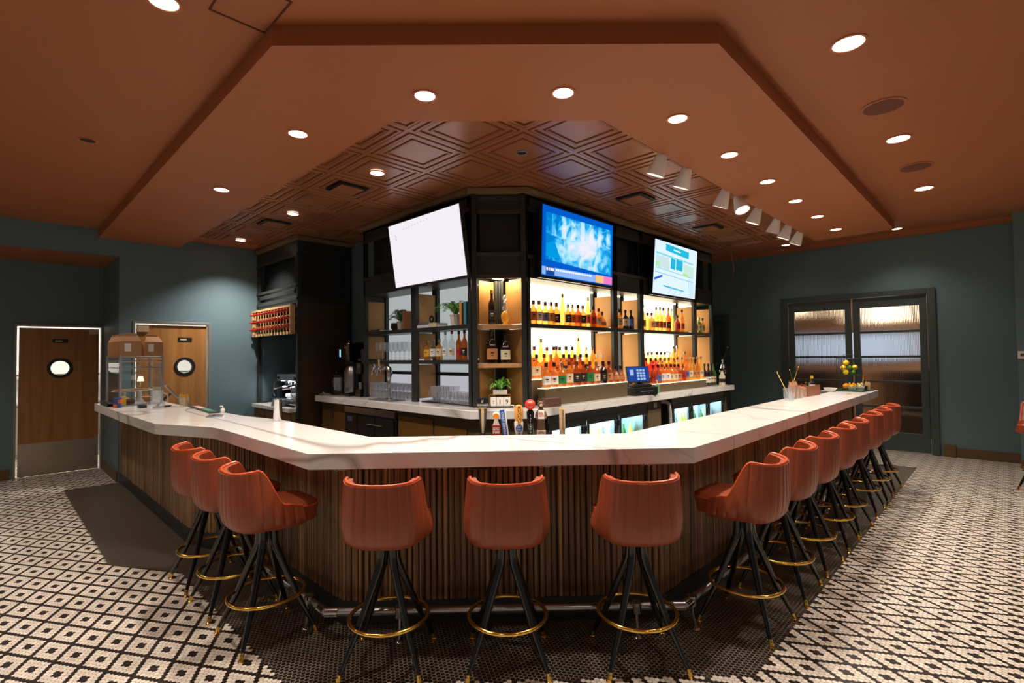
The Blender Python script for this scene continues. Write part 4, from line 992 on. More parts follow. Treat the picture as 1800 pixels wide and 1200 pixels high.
for z in (0.34, 0.28): flat(s3, [(-0.60, z), (0.54, z-0.05), (0.54, z-0.038), (-0.60, z+0.012)], cy2, 0.9)
flat(s3, [(-0.62, 0.17), (-0.40, 0.23), (-0.40, 0.26), (-0.62, 0.20)], (0.03, 0.12, 0.75, 1), 0.9)
for k in range(4): a = 0.42+0.045*k; flat(s3, [(a+0.01, 0.02), (a+0.02, 0.02), (a-0.02, 0.27), (a-0.032, 0.27)], cy2, 0.9)
flat(s3, [(-0.36, 0.105), (0.28, 0.075), (0.28, 0.09), (-0.36, 0.125)], cy, 0.85)
for k in range(3): a = -0.14+0.17*k; flat(s3, [(a-0.08, 0.02), (a-0.07, 0.02), (a+0.03, 0.10), (a+0.02, 0.10)], cy, 0.85)

# ================================================================== WINE CABINET / COFFEE NICHE (left end)
wc = thing('coffee_niche_cabinet', 'dark steel framed cabinet with the coffee niche below the wine rack', 'cabinet')
X0, X1, Y0, Y1 = 2.955, 3.735, 6.95, 8.44
for x, y in ((X0, Y0), (X1-0.05, Y0), (X0, Y1-0.05)): MB().box(x, x+0.05, y, y+0.05, 0.0, 3.225).done('post', M_STEELD, wc, bevel=0.003)
fa = MB().box(X0, X0+0.03, Y0+0.05, Y1-0.05, 3.03, 3.225).box(X0, X0+0.03, Y0+0.05, Y1-0.05, 2.36, 2.46).box(X0, X0+0.02, Y0+0.05, Y1-0.05, 2.50, 2.56).box(X0, X0+0.03, Y0+0.05, Y0+0.10, 2.46, 3.03).box(X0, X0+0.03, Y1-0.10, Y1-0.05, 2.46, 3.03).done('fascia', M_STEELD, wc, bevel=0.003)
MB().box(X0+0.10, X0+0.11, Y0+0.05, Y1-0.05, 2.46, 3.2).done('recessed_panel', M_PANELD, fa)
for z in (2.42, 2.60, 3.03): MB().box(X0-0.012, X0-0.0, Y0+0.0, Y1, z-0.02, z+0.02).done('angle_rail', mat('worn_steel', rgb(74, 76, 74), 0.32, metal=0.7), fa, bevel=0.002)
sd = MB().box(X0+0.05, X1-0.05, Y0+0.012, Y0+0.03, 0.0, 2.36).done('side_panel', mat('dark_bronze_panel', rgb(74, 58, 38), 0.42, metal=0.4, noise=0.08, nscale=3), wc)
MB().box(X0+0.05, X1-0.05, Y0+0.005, Y0+0.03, 2.36, 2.46).box(X0+0.05, X1-0.05, Y0+0.005, Y0+0.03, 3.05, 3.225).box(X0+0.05, X1-0.05, Y0+0.06, Y0+0.07, 2.46, 3.05).done('side_frame', M_STEELD, wc)
MB().box(X0-0.05, X1+0.04, Y0-0.055, Y1, 3.226, 3.278).done('cornice', M_CORN, wc, bevel=0.003)
MB().box(X1-0.03, X1, Y0+0.05, Y1, 0.93, 3.2).done('back_panel', M_TEAL, wc)
MB().box(X0+0.01, X1-0.04, Y1-0.012, Y1, 0.93, 1.93).done('end_panel', M_TEAL, wc)
MB().box(X0+0.02, X0+0.05, Y0+0.05, Y0+0.052, 0.93, 1.93).done('trim_strip', M_TAN, wc)
t = thing('coffee_counter', 'low white counter with dark cupboards below the coffee niche', 'counter')
MB().box(2.86, 3.70, 7.005, 8.385, 0.86, 0.915).done('worktop', M_QUARTZ, t, bevel=0.003)
MB().box(2.90, 3.68, 7.02, 8.38, 0.0, 0.855).done('cupboard', M_OLIVE, t)
for y0, y1 in ((7.04, 7.47), (7.49, 7.92), (7.94, 8.36)): MB().box(2.885, 2.899, y0, y1, 0.1, 0.84).done('door', M_TAND, t, bevel=0.002)

# wine rack
RY0, RY1, RZ0, RZ1 = 6.985, 8.425, 1.935, 2.335
wr = thing('wine_rack', 'pale wood lattice wine rack full of red capped bottles', 'rack')
M_RACK = wood_mat('rack_wood', rgb(178, 134, 84), rgb(206, 164, 110), stretch=(4, 12, 4))
mb = MB(); mb.box(2.87, 2.94, RY0, RY1, RZ1-0.03, RZ1); mb.box(2.87, 2.94, RY0, RY1, RZ0, RZ0+0.03); mb.box(2.87, 2.94, RY0, RY0+0.03, RZ0+0.03, RZ1-0.03); mb.box(2.87, 2.94, RY1-0.03, RY1, RZ0+0.03, RZ1-0.03)
mb.done('frame', M_RACK, wr, bevel=0.002)
NC = 13; cw = (RY1-RY0-0.06)/NC
for k in range(1, NC): MB().box(2.873, 2.885, RY0+0.03+k*cw-0.006, RY0+0.03+k*cw+0.006, RZ0+0.03, RZ1-0.03).done('divider', M_RACK, wr)
for k in range(1, 3): z = RZ0+0.03+k*(RZ1-RZ0-0.06)/3; MB().box(2.886, 2.90, RY0+0.03, RY1-0.03, z-0.008, z+0.008).done('crossbar', M_RACK, wr)
for k in range(NC): y = RY0+0.03+(k+0.5)*cw; MB().box(2.862, 2.87, y-0.03, y+0.03, RZ0-0.002, RZ0+0.036).done('price_tab', mat('tab_cream', rgb(206, 176, 128), 0.6), wr)
WB = None
M_WINEG = mat('dark_wine_glass', rgb(30, 22, 16), 0.12, coat=0.4)
M_RED = mat('red_capsule', rgb(176, 34, 28), 0.32)
for r_ in range(3):
    for k in range(NC):
        y = RY1-0.03-(k+0.5)*cw; z = RZ0+0.03+(r_+0.62)*(RZ1-RZ0-0.06)/3
        lb = 'red capped wine bottle, %s from left, %s row of the rack' % (ORD[k], ('bottom', 'middle', 'top')[r_])
        if WB is None:
            WB = t = thing('wine_bottle', lb, 'bottle', (2.95, y, z), 0, 'red capped bottles in the wine rack')
            MM = Matrix.Rotation(-PI/2, 4, 'Y')
            MB().lathe([(0.030, -0.19), (0.034, -0.185), (0.034, 0.0), (0.030, 0.02), (0.0135, 0.045), (0.0135, 0.06)], 14, M=MM).done('bottle_glass', M_WINEG, t)
            MB().lathe([(0.0140, 0.05), (0.0130, 0.122), (0.0145, 0.124), (0.0145, 0.136), (0.010, 0.138)], 12, M=MM).done('capsule', M_RED, t)
        else: dup(WB, (2.95+rnd.uniform(-0.012, 0.012), y, z), None, lb)

# ================================================================== BOTTLES
def liquid(name, c, fac=0.35, tint=None): return glassy(name, tint or tuple(min(1, x*1.0) for x in c[:3])+(1,), 0.30, 0.04, c, fac)
L_AMBER = liquid('amber_spirit', (0.95, 0.46, 0.10, 1), 0.4, (0.96, 0.62, 0.24, 1))
L_GOLD = liquid('golden_spirit', (0.98, 0.66, 0.16, 1), 0.4, (0.98, 0.80, 0.38, 1))
L_RED = liquid('reddish_spirit', (0.66, 0.20, 0.05, 1), 0.4, (0.80, 0.36, 0.12, 1))
L_CLEAR = glassy('clear_spirit', (0.86, 0.88, 0.88, 1), 0.5)
L_GREEN = liquid('green_bottle_glass', (0.10, 0.34, 0.08, 1), 0.3, (0.25, 0.6, 0.2, 1))
L_DARK = mat('dark_bottle_glass', rgb(30, 18, 12), 0.1, coat=0.5)
L_ROSE = liquid('ruby_liqueur', (0.85, 0.06, 0.07, 1), 0.4, (0.95, 0.25, 0.25, 1))
LB = {'cream': mat('label_cream', rgb(226, 208, 172), 0.7), 'white': mat('label_white', rgb(236, 232, 224), 0.7), 'tan': mat('label_tan', rgb(196, 128, 74), 0.7), 'black': mat('label_black', rgb(30, 26, 24), 0.6),
      'green': mat('label_green', rgb(20, 132, 66), 0.6), 'red': mat('label_red', rgb(176, 36, 26), 0.6), 'orange': mat('label_orange', rgb(214, 96, 34), 0.6), 'blue': mat('label_blue', rgb(92, 112, 176), 0.6), 'yellow': mat('label_yellow', rgb(228, 178, 40), 0.6)}
CP = {'black': mat('cap_black', rgb(26, 22, 20), 0.4), 'brown': mat('cap_brown', rgb(104, 62, 34), 0.5), 'gold': mat('cap_gold', rgb(196, 150, 74), 0.3, metal=0.8), 'silver': M_ALU, 'red': M_RED, 'white': M_WHITE, 'cork': mat('cap_cork', rgb(200, 160, 110), 0.7)}
# shapes: (profile, squareness, sx, sy, label z0, z1, neck top, height)
SH = {
 'round':   ([(0.037, 0), (0.041, 0.006), (0.041, 0.140), (0.037, 0.160), (0.019, 0.180), (0.0140, 0.190), (0.0140, 0.225)], 2.0, 0.045, 0.135),
 'tall':    ([(0.033, 0), (0.036, 0.006), (0.036, 0.19), (0.030, 0.22), (0.015, 0.25), (0.0125, 0.27), (0.0125, 0.315)], 2.0, 0.05, 0.14),
 'square':  ([(0.037, 0), (0.041, 0.006), (0.041, 0.15), (0.036, 0.172), (0.016, 0.188), (0.0145, 0.195), (0.0145, 0.228)], 5.0, 0.035, 0.13),
 'broad':   ([(0.040, 0), (0.0455, 0.008), (0.0455, 0.12), (0.042, 0.150), (0.022, 0.178), (0.0155, 0.19), (0.0155, 0.222)], 2.6, 0.03, 0.115),
 'slim':    ([(0.029, 0), (0.032, 0.006), (0.030, 0.20), (0.022, 0.245), (0.013, 0.28), (0.012, 0.33)], 2.0, 0.05, 0.15),
 'squat':   ([(0.040, 0), (0.046, 0.01), (0.050, 0.055), (0.038, 0.10), (0.018, 0.125), (0.015, 0.14), (0.015, 0.165)], 3.0, 0.03, 0.075),
}
BCACHE = {}
def bottle(kind, liq, lab, cap, label, x, y, z, group, s=1.0, rz=0.0, name='liquor_bottle'):
    key = (kind, liq.name, lab, cap, name)
    if key in BCACHE:
        t = dup(BCACHE[key], (x, y, z), rz, label, group, s)
        return t
    prof, sq, l0, l1 = SH[kind]
    t = thing(name, label, 'bottle', (x, y, z), rz, group); t.scale = (s, s, s)
    MB().lathe(prof, 20, sq=sq).done('bottle_glass', liq, t)
    zt = prof[-1][1]; rn = prof[-1][0]
    MB().lathe([(rn+0.002, zt-0.012), (rn+0.0035, zt-0.01), (rn+0.0035, zt+0.026), (rn+0.001, zt+0.029)], 14).done('bottle_cap', CP[cap], t)
    if lab:
        def rad(zz):
            for (r0, a), (r1, b) in zip(prof, prof[1:]):
                if a <= zz <= b: return r0+(r1-r0)*(zz-a)/max(1e-6, b-a)
            return prof[1][0]
        rs_ = []
        for zz in (l0, (l0+l1)/2, l1):
            r = rad(zz)+0.0008; ring = []
            for k in range(13):
                a = -PI/2-1.15+2.3*k/12; ca, sa = math.cos(a), math.sin(a)
                if sq != 2.0: ca = math.copysign(abs(ca)**(2/sq), ca); sa = math.copysign(abs(sa)**(2/sq), sa)
                ring.append(Vector((r*ca, r*sa, zz)))
            rs_.append(ring)
        lo_ = MB().rings(rs_, False, False, False).done('bottle_label', LB[lab], t)
        zz = l0+(l1-l0)*0.62; r = prof[1][0]+0.0016
        acc = LB['black'] if lab != 'black' else LB['cream']
        w = 0.013
        MB().quad([(-w, -r*1.004, zz-0.006), (w, -r*1.004, zz-0.006), (w, -r*1.004, zz+0.006), (-w, -r*1.004, zz+0.006)]).quad([(-w*0.7, -r*1.004, zz-0.024), (w*0.7, -r*1.004, zz-0.024), (w*0.7, -r*1.004, zz-0.018), (-w*0.7, -r*1.004, zz-0.018)]).done('label_print', acc, lo_, smooth=False)
    BCACHE[key] = t
    return t
LN = {L_AMBER.name: 'amber', L_GOLD.name: 'golden', L_RED.name: 'reddish brown', L_CLEAR.name: 'clear', L_GREEN.name: 'green glass', L_DARK.name: 'dark glass', L_ROSE.name: 'ruby red'}
def row(items, xs, y, z, where, group, facing=0.0, axis='x', jit=0.006, s=1.0):
    made = []
    for k, (it, x) in enumerate(zip(items, xs)):
        kind, liq, lab, cap = it
        j = rnd.uniform(-jit, jit)
        lb = '%s %s bottle, %s%s from left, %s' % (LN[liq.name], {'round': 'round', 'tall': 'tall', 'square': 'square', 'broad': 'broad', 'slim': 'slim', 'squat': 'squat'}[kind], (lab+' label, ') if lab else '', ORD[k], where)
        pos = (x, y+j) if axis == 'x' else (y+j, x)
        made.append(bottle(kind, liq, lab, cap, lb, pos[0], pos[1], z, group, s*rnd.uniform(0.985, 1.02), facing+rnd.uniform(-0.12, 0.12)))
    return made
A_, G_, R_D, CL, GR, DK, RO = L_AMBER, L_GOLD, L_RED, L_CLEAR, L_GREEN, L_DARK, L_ROSE
def fillx(items, x0, x1):
    return [x0+(x1-x0)*k/(len(items)-1) for k in range(len(items))]
FC = R(-40)
# upper lit shelf, first bay
it = [('square', R_D, 'cream', 'black'), ('round', A_, 'tan', 'brown'), ('round', G_, 'white', 'brown'), ('round', G_, 'blue', 'brown'), ('round', A_, 'tan', 'brown'), ('square', A_, 'black', 'brown'), ('slim', G_, None, 'gold'), ('round', A_, 'black', 'silver'), ('round', A_, 'orange', 'silver'), ('round', R_D, 'orange', 'black'), ('round', A_, 'black', 'brown'), ('slim', G_, 'orange', 'white'), ('round', R_D, 'red', 'black')]
row(it, fillx(it, 3.88, 5.045), 3.55, 1.921, 'upper shelf of first lit bay', 'bottles on the upper lit shelf', FC)
bottle('squat', A_, 'tan', 'brown', 'squat amber bottle at the right end of the upper shelf in the first lit bay', 5.235, 3.55, 1.921, 'bottles on the upper lit shelf', 1.04, FC)
bottle('round', A_, 'cream', 'brown', 'small amber bottle next to the squat one, upper shelf of the first lit bay', 5.137, 3.53, 1.921, 'bottles on the upper lit shelf', 0.92, FC)
it = [('tall', GR, 'cream', 'black'), ('round', A_, 'cream', 'black'), ('round', DK, 'cream', 'black'), ('round', DK, 'blue', 'black')]
row(it, [5.48, 5.60, 5.74, 5.87], 3.53, 1.921, 'upper shelf above the register', 'bottles on the upper lit shelf', FC)
it = [('tall', G_, None, 'silver'), ('tall', G_, 'tan', 'brown'), ('broad', G_, None, 'brown'), ('round', A_, 'cream', 'brown'), ('tall', G_, 'tan', 'silver'), ('tall', G_, 'orange', 'silver'), ('tall', G_, 'tan', 'brown'), ('tall', R_D, 'black', 'silver'), ('tall', G_, None, 'white'), ('round', R_D, 'red', 'black'), ('tall', A_, 'orange', 'black')]
row(it, [6.10, 6.22, 6.34, 6.46, 6.58, 6.69, 6.80, 6.93, 7.05, 7.22, 7.38], 3.55, 1.921, 'upper shelf of third lit bay', 'bottles on the upper lit shelf', FC)
it = [('round', A_, 'tan', 'black'), ('round', G_, 'cream', 'black'), ('round', GR, 'white', 'white'), ('round', A_, 'cream', 'brown')]
row(it, [7.76, 7.86, 7.98, 8.10], 3.55, 1.921, 'upper shelf of farthest bay', 'bottles on the upper lit shelf', FC)
# stepped bottles left of the register
GS = 'bottles on the glowing steps'
it = [('broad', A_, 'white', 'black'), ('broad', A_, 'white', 'black'), ('broad', A_, 'green', 'silver'), ('square', A_, 'cream', 'brown'), ('square', R_D, 'black', 'brown'), ('square', R_D, 'black', 'brown'), ('square', R_D, 'green', 'brown'), ('broad', R_D, 'cream', 'gold'), ('squat', DK, 'black', 'black'), ('broad', R_D, 'tan', 'black'), ('squat', R_D, 'tan', 'black'), ('squat', R_D, 'tan', 'black')]
it[8] = ('broad', DK, 'black', 'black')
fr = row(it, fillx(it, 3.975, 5.37), 3.383, 1.2705, 'front step nearer the corner', GS, FC)
for t_ in fr[:2]:
    text('brand_text', "RUSSELL'S", 0.0125, LB['black'], t_, frame3((0, -0.0505, 0.088), (1, 0, 0), (0, 0, 1), (0, -1, 0)), align='CENTER')
it = [('square', A_, 'cream', 'black'), ('square', A_, 'cream', 'black'), ('square', A_, 'tan', 'brown'), ('round', R_D, None, 'gold'), ('tall', A_, 'orange', 'brown'), ('square', A_, 'black', 'black'), ('round', R_D, None, 'black'), ('round', R_D, 'cream', 'black'), ('round', R_D, None, 'black'), ('round', A_, 'black', 'black'), ('tall', G_, None, 'silver'), ('round', G_, 'white', 'white'), ('round', G_, 'orange', 'white')]
row(it, fillx(it, 3.92, 5.24), 3.552, 1.3555, 'middle step nearer the corner', GS, FC)
it = [('round', G_, 'cream', 'brown'), ('tall', G_, None, 'cork'), ('round', G_, 'tan', 'brown'), ('tall', G_, None, 'gold'), ('round', G_, None, 'brown'), ('square', G_, 'cream', 'black'), ('square', G_, 'tan', 'black'), ('square', G_, 'cream', 'black'), ('square', G_, 'red', 'black'), ('slim', G_, 'cream', 'gold'), ('round', G_, None, 'white'), ('round', A_, 'tan', 'white')]
row(it, [3.925, 4.025, 4.125, 4.23, 4.335, 4.445, 4.56, 4.675, 4.79, 4.92, 5.06, 5.20], 3.672, 1.4405, 'back step nearer the corner', GS, FC)
# stepped bottles right of the register
it = [('broad', R_D, 'red', 'red'), ('broad', R_D, 'blue', 'black'), ('square', A_, 'white', 'brown'), ('square', A_, 'white', 'brown'), ('broad', A_, 'cream', 'black'), ('broad', A_, 'cream', 'black'), ('broad', R_D, 'tan', 'black'), ('broad', R_D, 'red', 'gold'), ('tall', A_, 'blue', 'cork'), ('tall', G_, 'cream', 'cork'), ('tall', G_, 'tan', 'cork'), ('tall', A_, 'tan', 'cork'), ('tall', G_, 'cream', 'cork')]
row(it, fillx(it, 6.16, 7.63), 3.383, 1.2065, 'front step past the register', GS, FC)
it = [('round', A_, 'blue', 'brown'), ('round', RO, None, 'black'), ('round', RO, None, 'black'), ('round', RO, None, 'black'), ('round', A_, 'orange', 'brown'), ('round', A_, 'red', 'brown'), ('round', A_, 'tan', 'brown'), ('broad', A_, 'red', 'gold'), ('round', G_, 'orange', 'brown'), ('round', A_, 'cream', 'silver'), ('tall', A_, 'tan', 'silver')]
row(it, fillx(it, 6.15, 7.46), 3.552, 1.2915, 'middle step past the register', GS, FC)
it = [('tall', G_, 'cream', 'silver'), ('tall', G_, 'tan', 'silver'), ('tall', G_, 'cream', 'silver'), ('round', G_, None, 'brown'), ('round', G_, 'orange', 'brown'), ('round', G_, 'cream', 'black'), ('round', G_, 'cream', 'black'), ('round', G_, None, 'black'), ('round', A_, None, 'white'), ('tall', A_, 'tan', 'silver'), ('tall', G_, 'cream', 'silver')]
row(it, fillx(it, 6.15, 7.45), 3.672, 1.3765, 'back step past the register', GS, FC)
# dark wine bottles at the far end of the counter
it = [('tall', DK, 'cream', 'black'), ('tall', DK, 'white', 'black'), ('tall', DK, 'cream', 'black'), ('tall', GR, 'cream', 'black')]
row(it, [7.80, 7.92, 8.04, 8.15], 3.40, 1.0915, 'on the counter by the chrome juicer', 'wine bottles by the juicer', FC)
# left shelf with eight bottles (facing -X)
FL = R(-60)
it = [('round', A_, 'yellow', 'gold'), ('round', CL, 'white', 'silver'), ('round', A_, 'cream', 'silver'), ('tall', CL, 'white', 'silver'), ('tall', CL, 'cream', 'red'), ('tall', R_D, 'red', 'black'), ('tall', R_D, 'black', 'black'), ('round', CL, 'white', 'silver')]
ys = [4.74, 4.63, 4.515, 4.41, 4.30, 4.19, 4.09, 3.965]
row(it, ys, 3.50, 1.561, 'shelf between the plants and the mugs', 'eight bottles on the left shelf', FL, axis='y', s=0.915)
# corner unit
bottle('tall', DK, 'black', 'gold', 'dark bottle with a gold neck on the upper oak corner shelf', 3.552, 3.728, 1.913, 'four bottles in the corner unit', 1.04, R(-40))
t = thing('crystal_decanter', 'ornate crystal decanter of amber spirit on the upper oak corner shelf', 'decanter', (3.640, 3.628, 1.913))
MB().lathe([(0.026, 0), (0.03, 0.006), (0.020, 0.018), (0.036, 0.04), (0.045, 0.075), (0.040, 0.11), (0.018, 0.135)], 12).done('decanter_body', L_GOLD, t)
MB().lathe([(0.018, 0.135), (0.032, 0.155), (0.032, 0.17), (0.016, 0.19), (0.014, 0.21), (0.02, 0.225), (0.012, 0.24)], 10).done('decanter_neck', M_GLASSW, t)
MB().lathe([(0.010, 0.24), (0.024, 0.262), (0.020, 0.285), (0.008, 0.30)], 8).done('stopper', M_GLASSW, t)
bottle('broad', DK, 'tan', 'black', 'dark broad bottle with a tan label on the lower oak shelf, left one', 3.560, 3.740, 1.526, 'four bottles in the corner unit', 1.28, R(-40))
bottle('broad', DK, 'cream', 'black', 'dark broad bottle with a cream label on the lower oak shelf, right one', 3.655, 3.645, 1.526, 'four bottles in the corner unit', 1.15, R(-40))

# ================================================================== GLASSES ON THE LEFT SHELVES
WG = None; n = 0
for r_ in range(2):
    for k in range(7):
        y = 5.72-k*0.095-0.03*r_; x = 3.46+0.115*r_
        if WG is None:
            WG = t = thing('wine_glass', 'clear stemmed glass, front row, first from the left, above the beer faucet', 'wine glass', (x, y, 1.561), 0, 'stemware on the left shelf')
            MB().lathe([(0.034, 0), (0.034, 0.002), (0.006, 0.006), (0.004, 0.02), (0.004, 0.10)], 14).done('stem', M_GLASSW, t)
            MB().lathe([(0.004, 0.10), (0.025, 0.115), (0.037, 0.15), (0.036, 0.19), (0.031, 0.222)], 16, cap1=False).done('glass_bowl', M_GLASSW, t)
        else: dup(WG, (x, y, 1.561), None, 'clear stemmed glass, %s row, %s from the left, above the beer faucet' % (('front', 'back')[r_], ORD[k]))
TB = None
for lv in range(2):
    for r_ in range(2):
        for k in range(11):
            y = 5.83-k*0.083; x = 3.44+0.09*r_; z = 1.0925+lv*0.097
            if TB is None:
                TB = tag(MB().lathe([(0.030, 0), (0.033, 0.004), (0.040, 0.094), (0.0375, 0.094), (0.031, 0.012), (0.0, 0.012)], 14, cap1=False).done('tumbler', M_GLASSW, loc=(x, y, z)), 'clear tumbler, front row, first from the left, bottom layer behind the beer faucet', 'glass', 'stacked tumblers on the left')
            else: dup(TB, (x, y, z), None, 'clear tumbler, %s row, %s from the left, %s layer behind the beer faucet' % (('front', 'back')[r_], ORD[k], ('bottom', 'top')[lv]))
t = thing('bar_mat', 'black ribbed mat under the mugs on the back counter', 'mat', (3.435, 3.92, 1.0915))
MB().box(0, 0.24, 0, 0.86, 0, 0.010).done('mat_base', M_BLACK, t, bevel=0.002); MB().box(0.006, 0.244, 0.006, 0.854, 0.010, 0.012).done('mat_ribs', mat('rubber_ribs', rgb(44, 44, 44), 0.6, bump=0.5, bscale=200), t)
MG = None
for r_ in range(2):
    for k in range(4):
        y = 4.60-k*0.088; x = 3.475+0.105*r_
        if MG is None:
            MG = t = thing('glass_mug', 'tall clear glass mug, front row, first from the left on the black mat', 'glass', (x, y, 1.104), PI, 'tall clear glasses on the mat')
            MB().lathe([(0.032, 0), (0.036, 0.006), (0.030, 0.03), (0.038, 0.17), (0.036, 0.17), (0.028, 0.03), (0, 0.025)], 16, cap1=False).done('glass_bowl', M_GLASSW, t)
            MB().tube([(0.035, 0, 0.14), (0.062, 0, 0.13), (0.062, 0, 0.06), (0.034, 0, 0.05)], 0.005, 8).done('handle', M_GLASSW, t)
        else: dup(MG, (x, y, 1.104), PI, 'tall clear glass mug, %s row, %s from the left on the black mat' % (('front', 'back')[r_], ORD[k]))
SG = None
for r_ in range(2):
    for k in range(5):
        y = 4.255-k*0.073; x = 3.455+0.10*r_
        lb = 'small clear rounded glass, %s row, %s from the left of its kind on the mat' % (('front', 'back')[r_], ORD[k])
        if SG is None: SG = tag(MB().lathe([(0.026, 0), (0.030, 0.004), (0.035, 0.06), (0.024, 0.12), (0.023, 0.12), (0.033, 0.06), (0.0, 0.01)], 14, cap1=False).done('stemless_glass', M_GLASSW, loc=(x, y, 1.104)), lb, 'glass', 'rounded glasses on the mat')
        else: dup(SG, (x, y, 1.104), None, lb)

# ================================================================== PLANTS, BOOKS
M_FERN = mat('fern_leaf', rgb(86, 150, 44), 0.45, noise=0.2, nscale=20); M_FERND = mat('fern_leaf_dark', rgb(52, 104, 44), 0.5, noise=0.2, nscale=20)
def fern(parent, n, L_, rise, seed, m, leaflet=True, w=0.012, sqx=1.0, sqy=1.0):
    r_ = random.Random(seed); mb = MB(); bm = mb.bm
    for k in range(n):
        a = 2*PI*k/n+r_.uniform(-0.3, 0.3); ln = L_*r_.uniform(0.65, 1.1); up = rise*r_.uniform(0.5, 1.15); dr = r_.uniform(0.3, 1.0)
        P = []
        for i in range(9):
            f = i/8; rad = ln*f; z = up*math.sin(f*PI*0.62)*1.05-dr*0.09*f*f
            P.append(Vector((rad*math.cos(a), rad*math.sin(a), z)))
        side = Vector((-math.sin(a), math.cos(a), 0))
        if not leaflet:
            vs = []
            for i, p in enumerate(P):
                ww = w*math.sin(PI*min(0.97, (i+0.6)/9)); vs.append((bm.verts.new(p-side*ww+Vector((0, 0, 0.004))), bm.verts.new(p), bm.verts.new(p+side*ww+Vector((0, 0, 0.004)))))
            for q, s_ in zip(vs, vs[1:]): bm.faces.new([q[0], q[1], s_[1], s_[0]]); bm.faces.new([q[1], q[2], s_[2], s_[1]])
            continue
        mb.tube(P, 0.0012, 4)
        for i in range(1, 9):
            for f2 in (0, 0.5):
                p = P[i-1].lerp(P[i], 1-f2); d = (P[i]-P[i-1]).normalized(); ll = 0.034*math.sin(PI*min(0.95, (i+0.5)/9.5))+0.006
                for sg in (-1, 1):
                    tip = p+side*sg*ll+d*ll*0.5+Vector((0, 0, r_.uniform(-0.01, 0.004))); b0 = p-d*0.005; b1 = p+d*0.006; mid = (p+tip)/2
                    bm.faces.new([bm.verts.new(b0), bm.verts.new(mid-d*0.006), bm.verts.new(tip), bm.verts.new(mid+d*0.007), bm.verts.new(b1)])
    for v in bm.verts:
        v.co.x *= sqx
        if v.co.y < 0: v.co.y *= sqy
    return mb.done('foliage', m, parent)
def potted(name, label, x, y, z, h, r0, r1, potm, n, L_, rise, seed, leaflet, m, w=0.012):
    t = thing(name, label, 'plant', (x, y, z))
    MB().lathe([(r0, 0), (r1, h), (r1+0.003, h), (r1+0.003, h-0.018), (r1-0.006, h-0.018), (r1-0.006, h-0.004)], 24).done('pot', potm, t)
    MB().lathe([(r1-0.008, h-0.014), (r1-0.01, h-0.008)], 16).done('soil', mat('soil', rgb(40, 28, 20), 0.9), t)
    f = fern(t, n, L_*1.12, rise*1.25, seed, m, leaflet, w*1.2, 0.55, 0.62); f.location = (0, 0, h-0.01)
potted('potted_fern', 'dark green fern in a plain cream pot on the upper left shelf', 3.53, 5.32, 1.921, 0.115, 0.036, 0.048, mat('cream_pot', rgb(216, 206, 190), 0.6), 26, 0.24, 0.13, 3, True, M_FERND)
potted('potted_fern', 'bright green fern in a marbled pot beside the blue book', 3.52, 4.26, 1.921, 0.13, 0.048, 0.062, mat('marbled_pot', rgb(206, 196, 178), 0.5, noise=0.35, nscale=30), 28, 0.25, 0.13, 8, True, M_FERN)
def book(name, x, y, z, sx, sy, sz, col, label, rz=0, grp=None, standing=True):
    t = thing(name, label, 'book', (x, y, z), rz, grp)
    c = mat('cover_%d_%d_%d' % tuple(int(v*255) for v in col[:3]), col, 0.5)
    e = 0.0025
    if standing:   # spine facing local -x
        MB().box(-sx/2, sx/2, -sy/2, -sy/2+e, 0, sz).box(-sx/2, sx/2, sy/2-e, sy/2, 0, sz).box(-sx/2, -sx/2+e, -sy/2+e, sy/2-e, 0, sz).done('cover', c, t)
        MB().box(-sx/2+e, sx/2-0.004, -sy/2+e, sy/2-e, 0.004, sz-0.004).done('pages', M_PAPER, t)
    else:
        MB().box(-sx/2, sx/2, -sy/2, sy/2, 0, e).box(-sx/2, sx/2, -sy/2, sy/2, sz-e, sz).box(-sx/2, -sx/2+e, -sy/2, sy/2, e, sz-e).done('cover', c, t)
        MB().box(-sx/2+e, sx/2-0.004, -sy/2+0.004, sy/2-0.004, e, sz-e).done('pages', M_PAPER, t)
    return t
book('book', 3.50, 4.055, 1.9215, 0.17, 0.035, 0.235, rgb(190, 120, 62), 'upright orange brown book between the bright fern and the blue book')
bk = book('book', 3.50, 3.985, 1.9215, 0.17, 0.038, 0.24, rgb(52, 120, 138), 'upright blue book at the right end of the left shelf')
book('book', 3.50, 5.10, 1.9215, 0.16, 0.04, 0.22, rgb(150, 98, 58), 'upright brown book right of the dark fern')
book('book', 3.475, 4.69, 1.9225, 0.15, 0.22, 0.032, rgb(206, 204, 200), 'flat pale book at the bottom of the small stack', standing=False)
book('book', 3.475, 4.685, 1.9555, 0.15, 0.20, 0.026, rgb(92, 88, 96), 'flat grey book on top of the small stack', standing=False)
book('book', 3.475, 4.50, 1.9225, 0.16, 0.13, 0.045, rgb(190, 176, 144), 'thick cream book lying beside the marbled pot', standing=False)
book('book', 3.47, 5.70, 1.9225, 0.15, 0.24, 0.022, rgb(56, 66, 60), 'thin dark flat book at the far left of the upper shelf', standing=False)
t = thing('woven_basket', 'dark woven basket under the dark fern on the upper left shelf', 'basket', (3.62, 5.52, 1.921)); MB().lathe([(0.07, 0), (0.09, 0.05), (0.085, 0.105), (0.078, 0.105), (0.07, 0.02), (0, 0.015)], 20, cap1=False).done('basket_body', mat('dark_wicker', rgb(60, 58, 44), 0.8, bump=0.8, bscale=180), t)
t = thing('knot_ornament', 'small dark knot ornament on top of the flat books', 'ornament', (3.50, 4.66, 1.982)); MB().ring((0, 0, 0.042), 0.03, 0.011, 20, 8, M=Matrix.Rotation(PI/2, 4, 'Y') @ Matrix.Translation((-0.042, 0, -0.042))).ball((0, 0, 0.012), 0.013, sz=0.9).done('knot', M_BLACK, t)
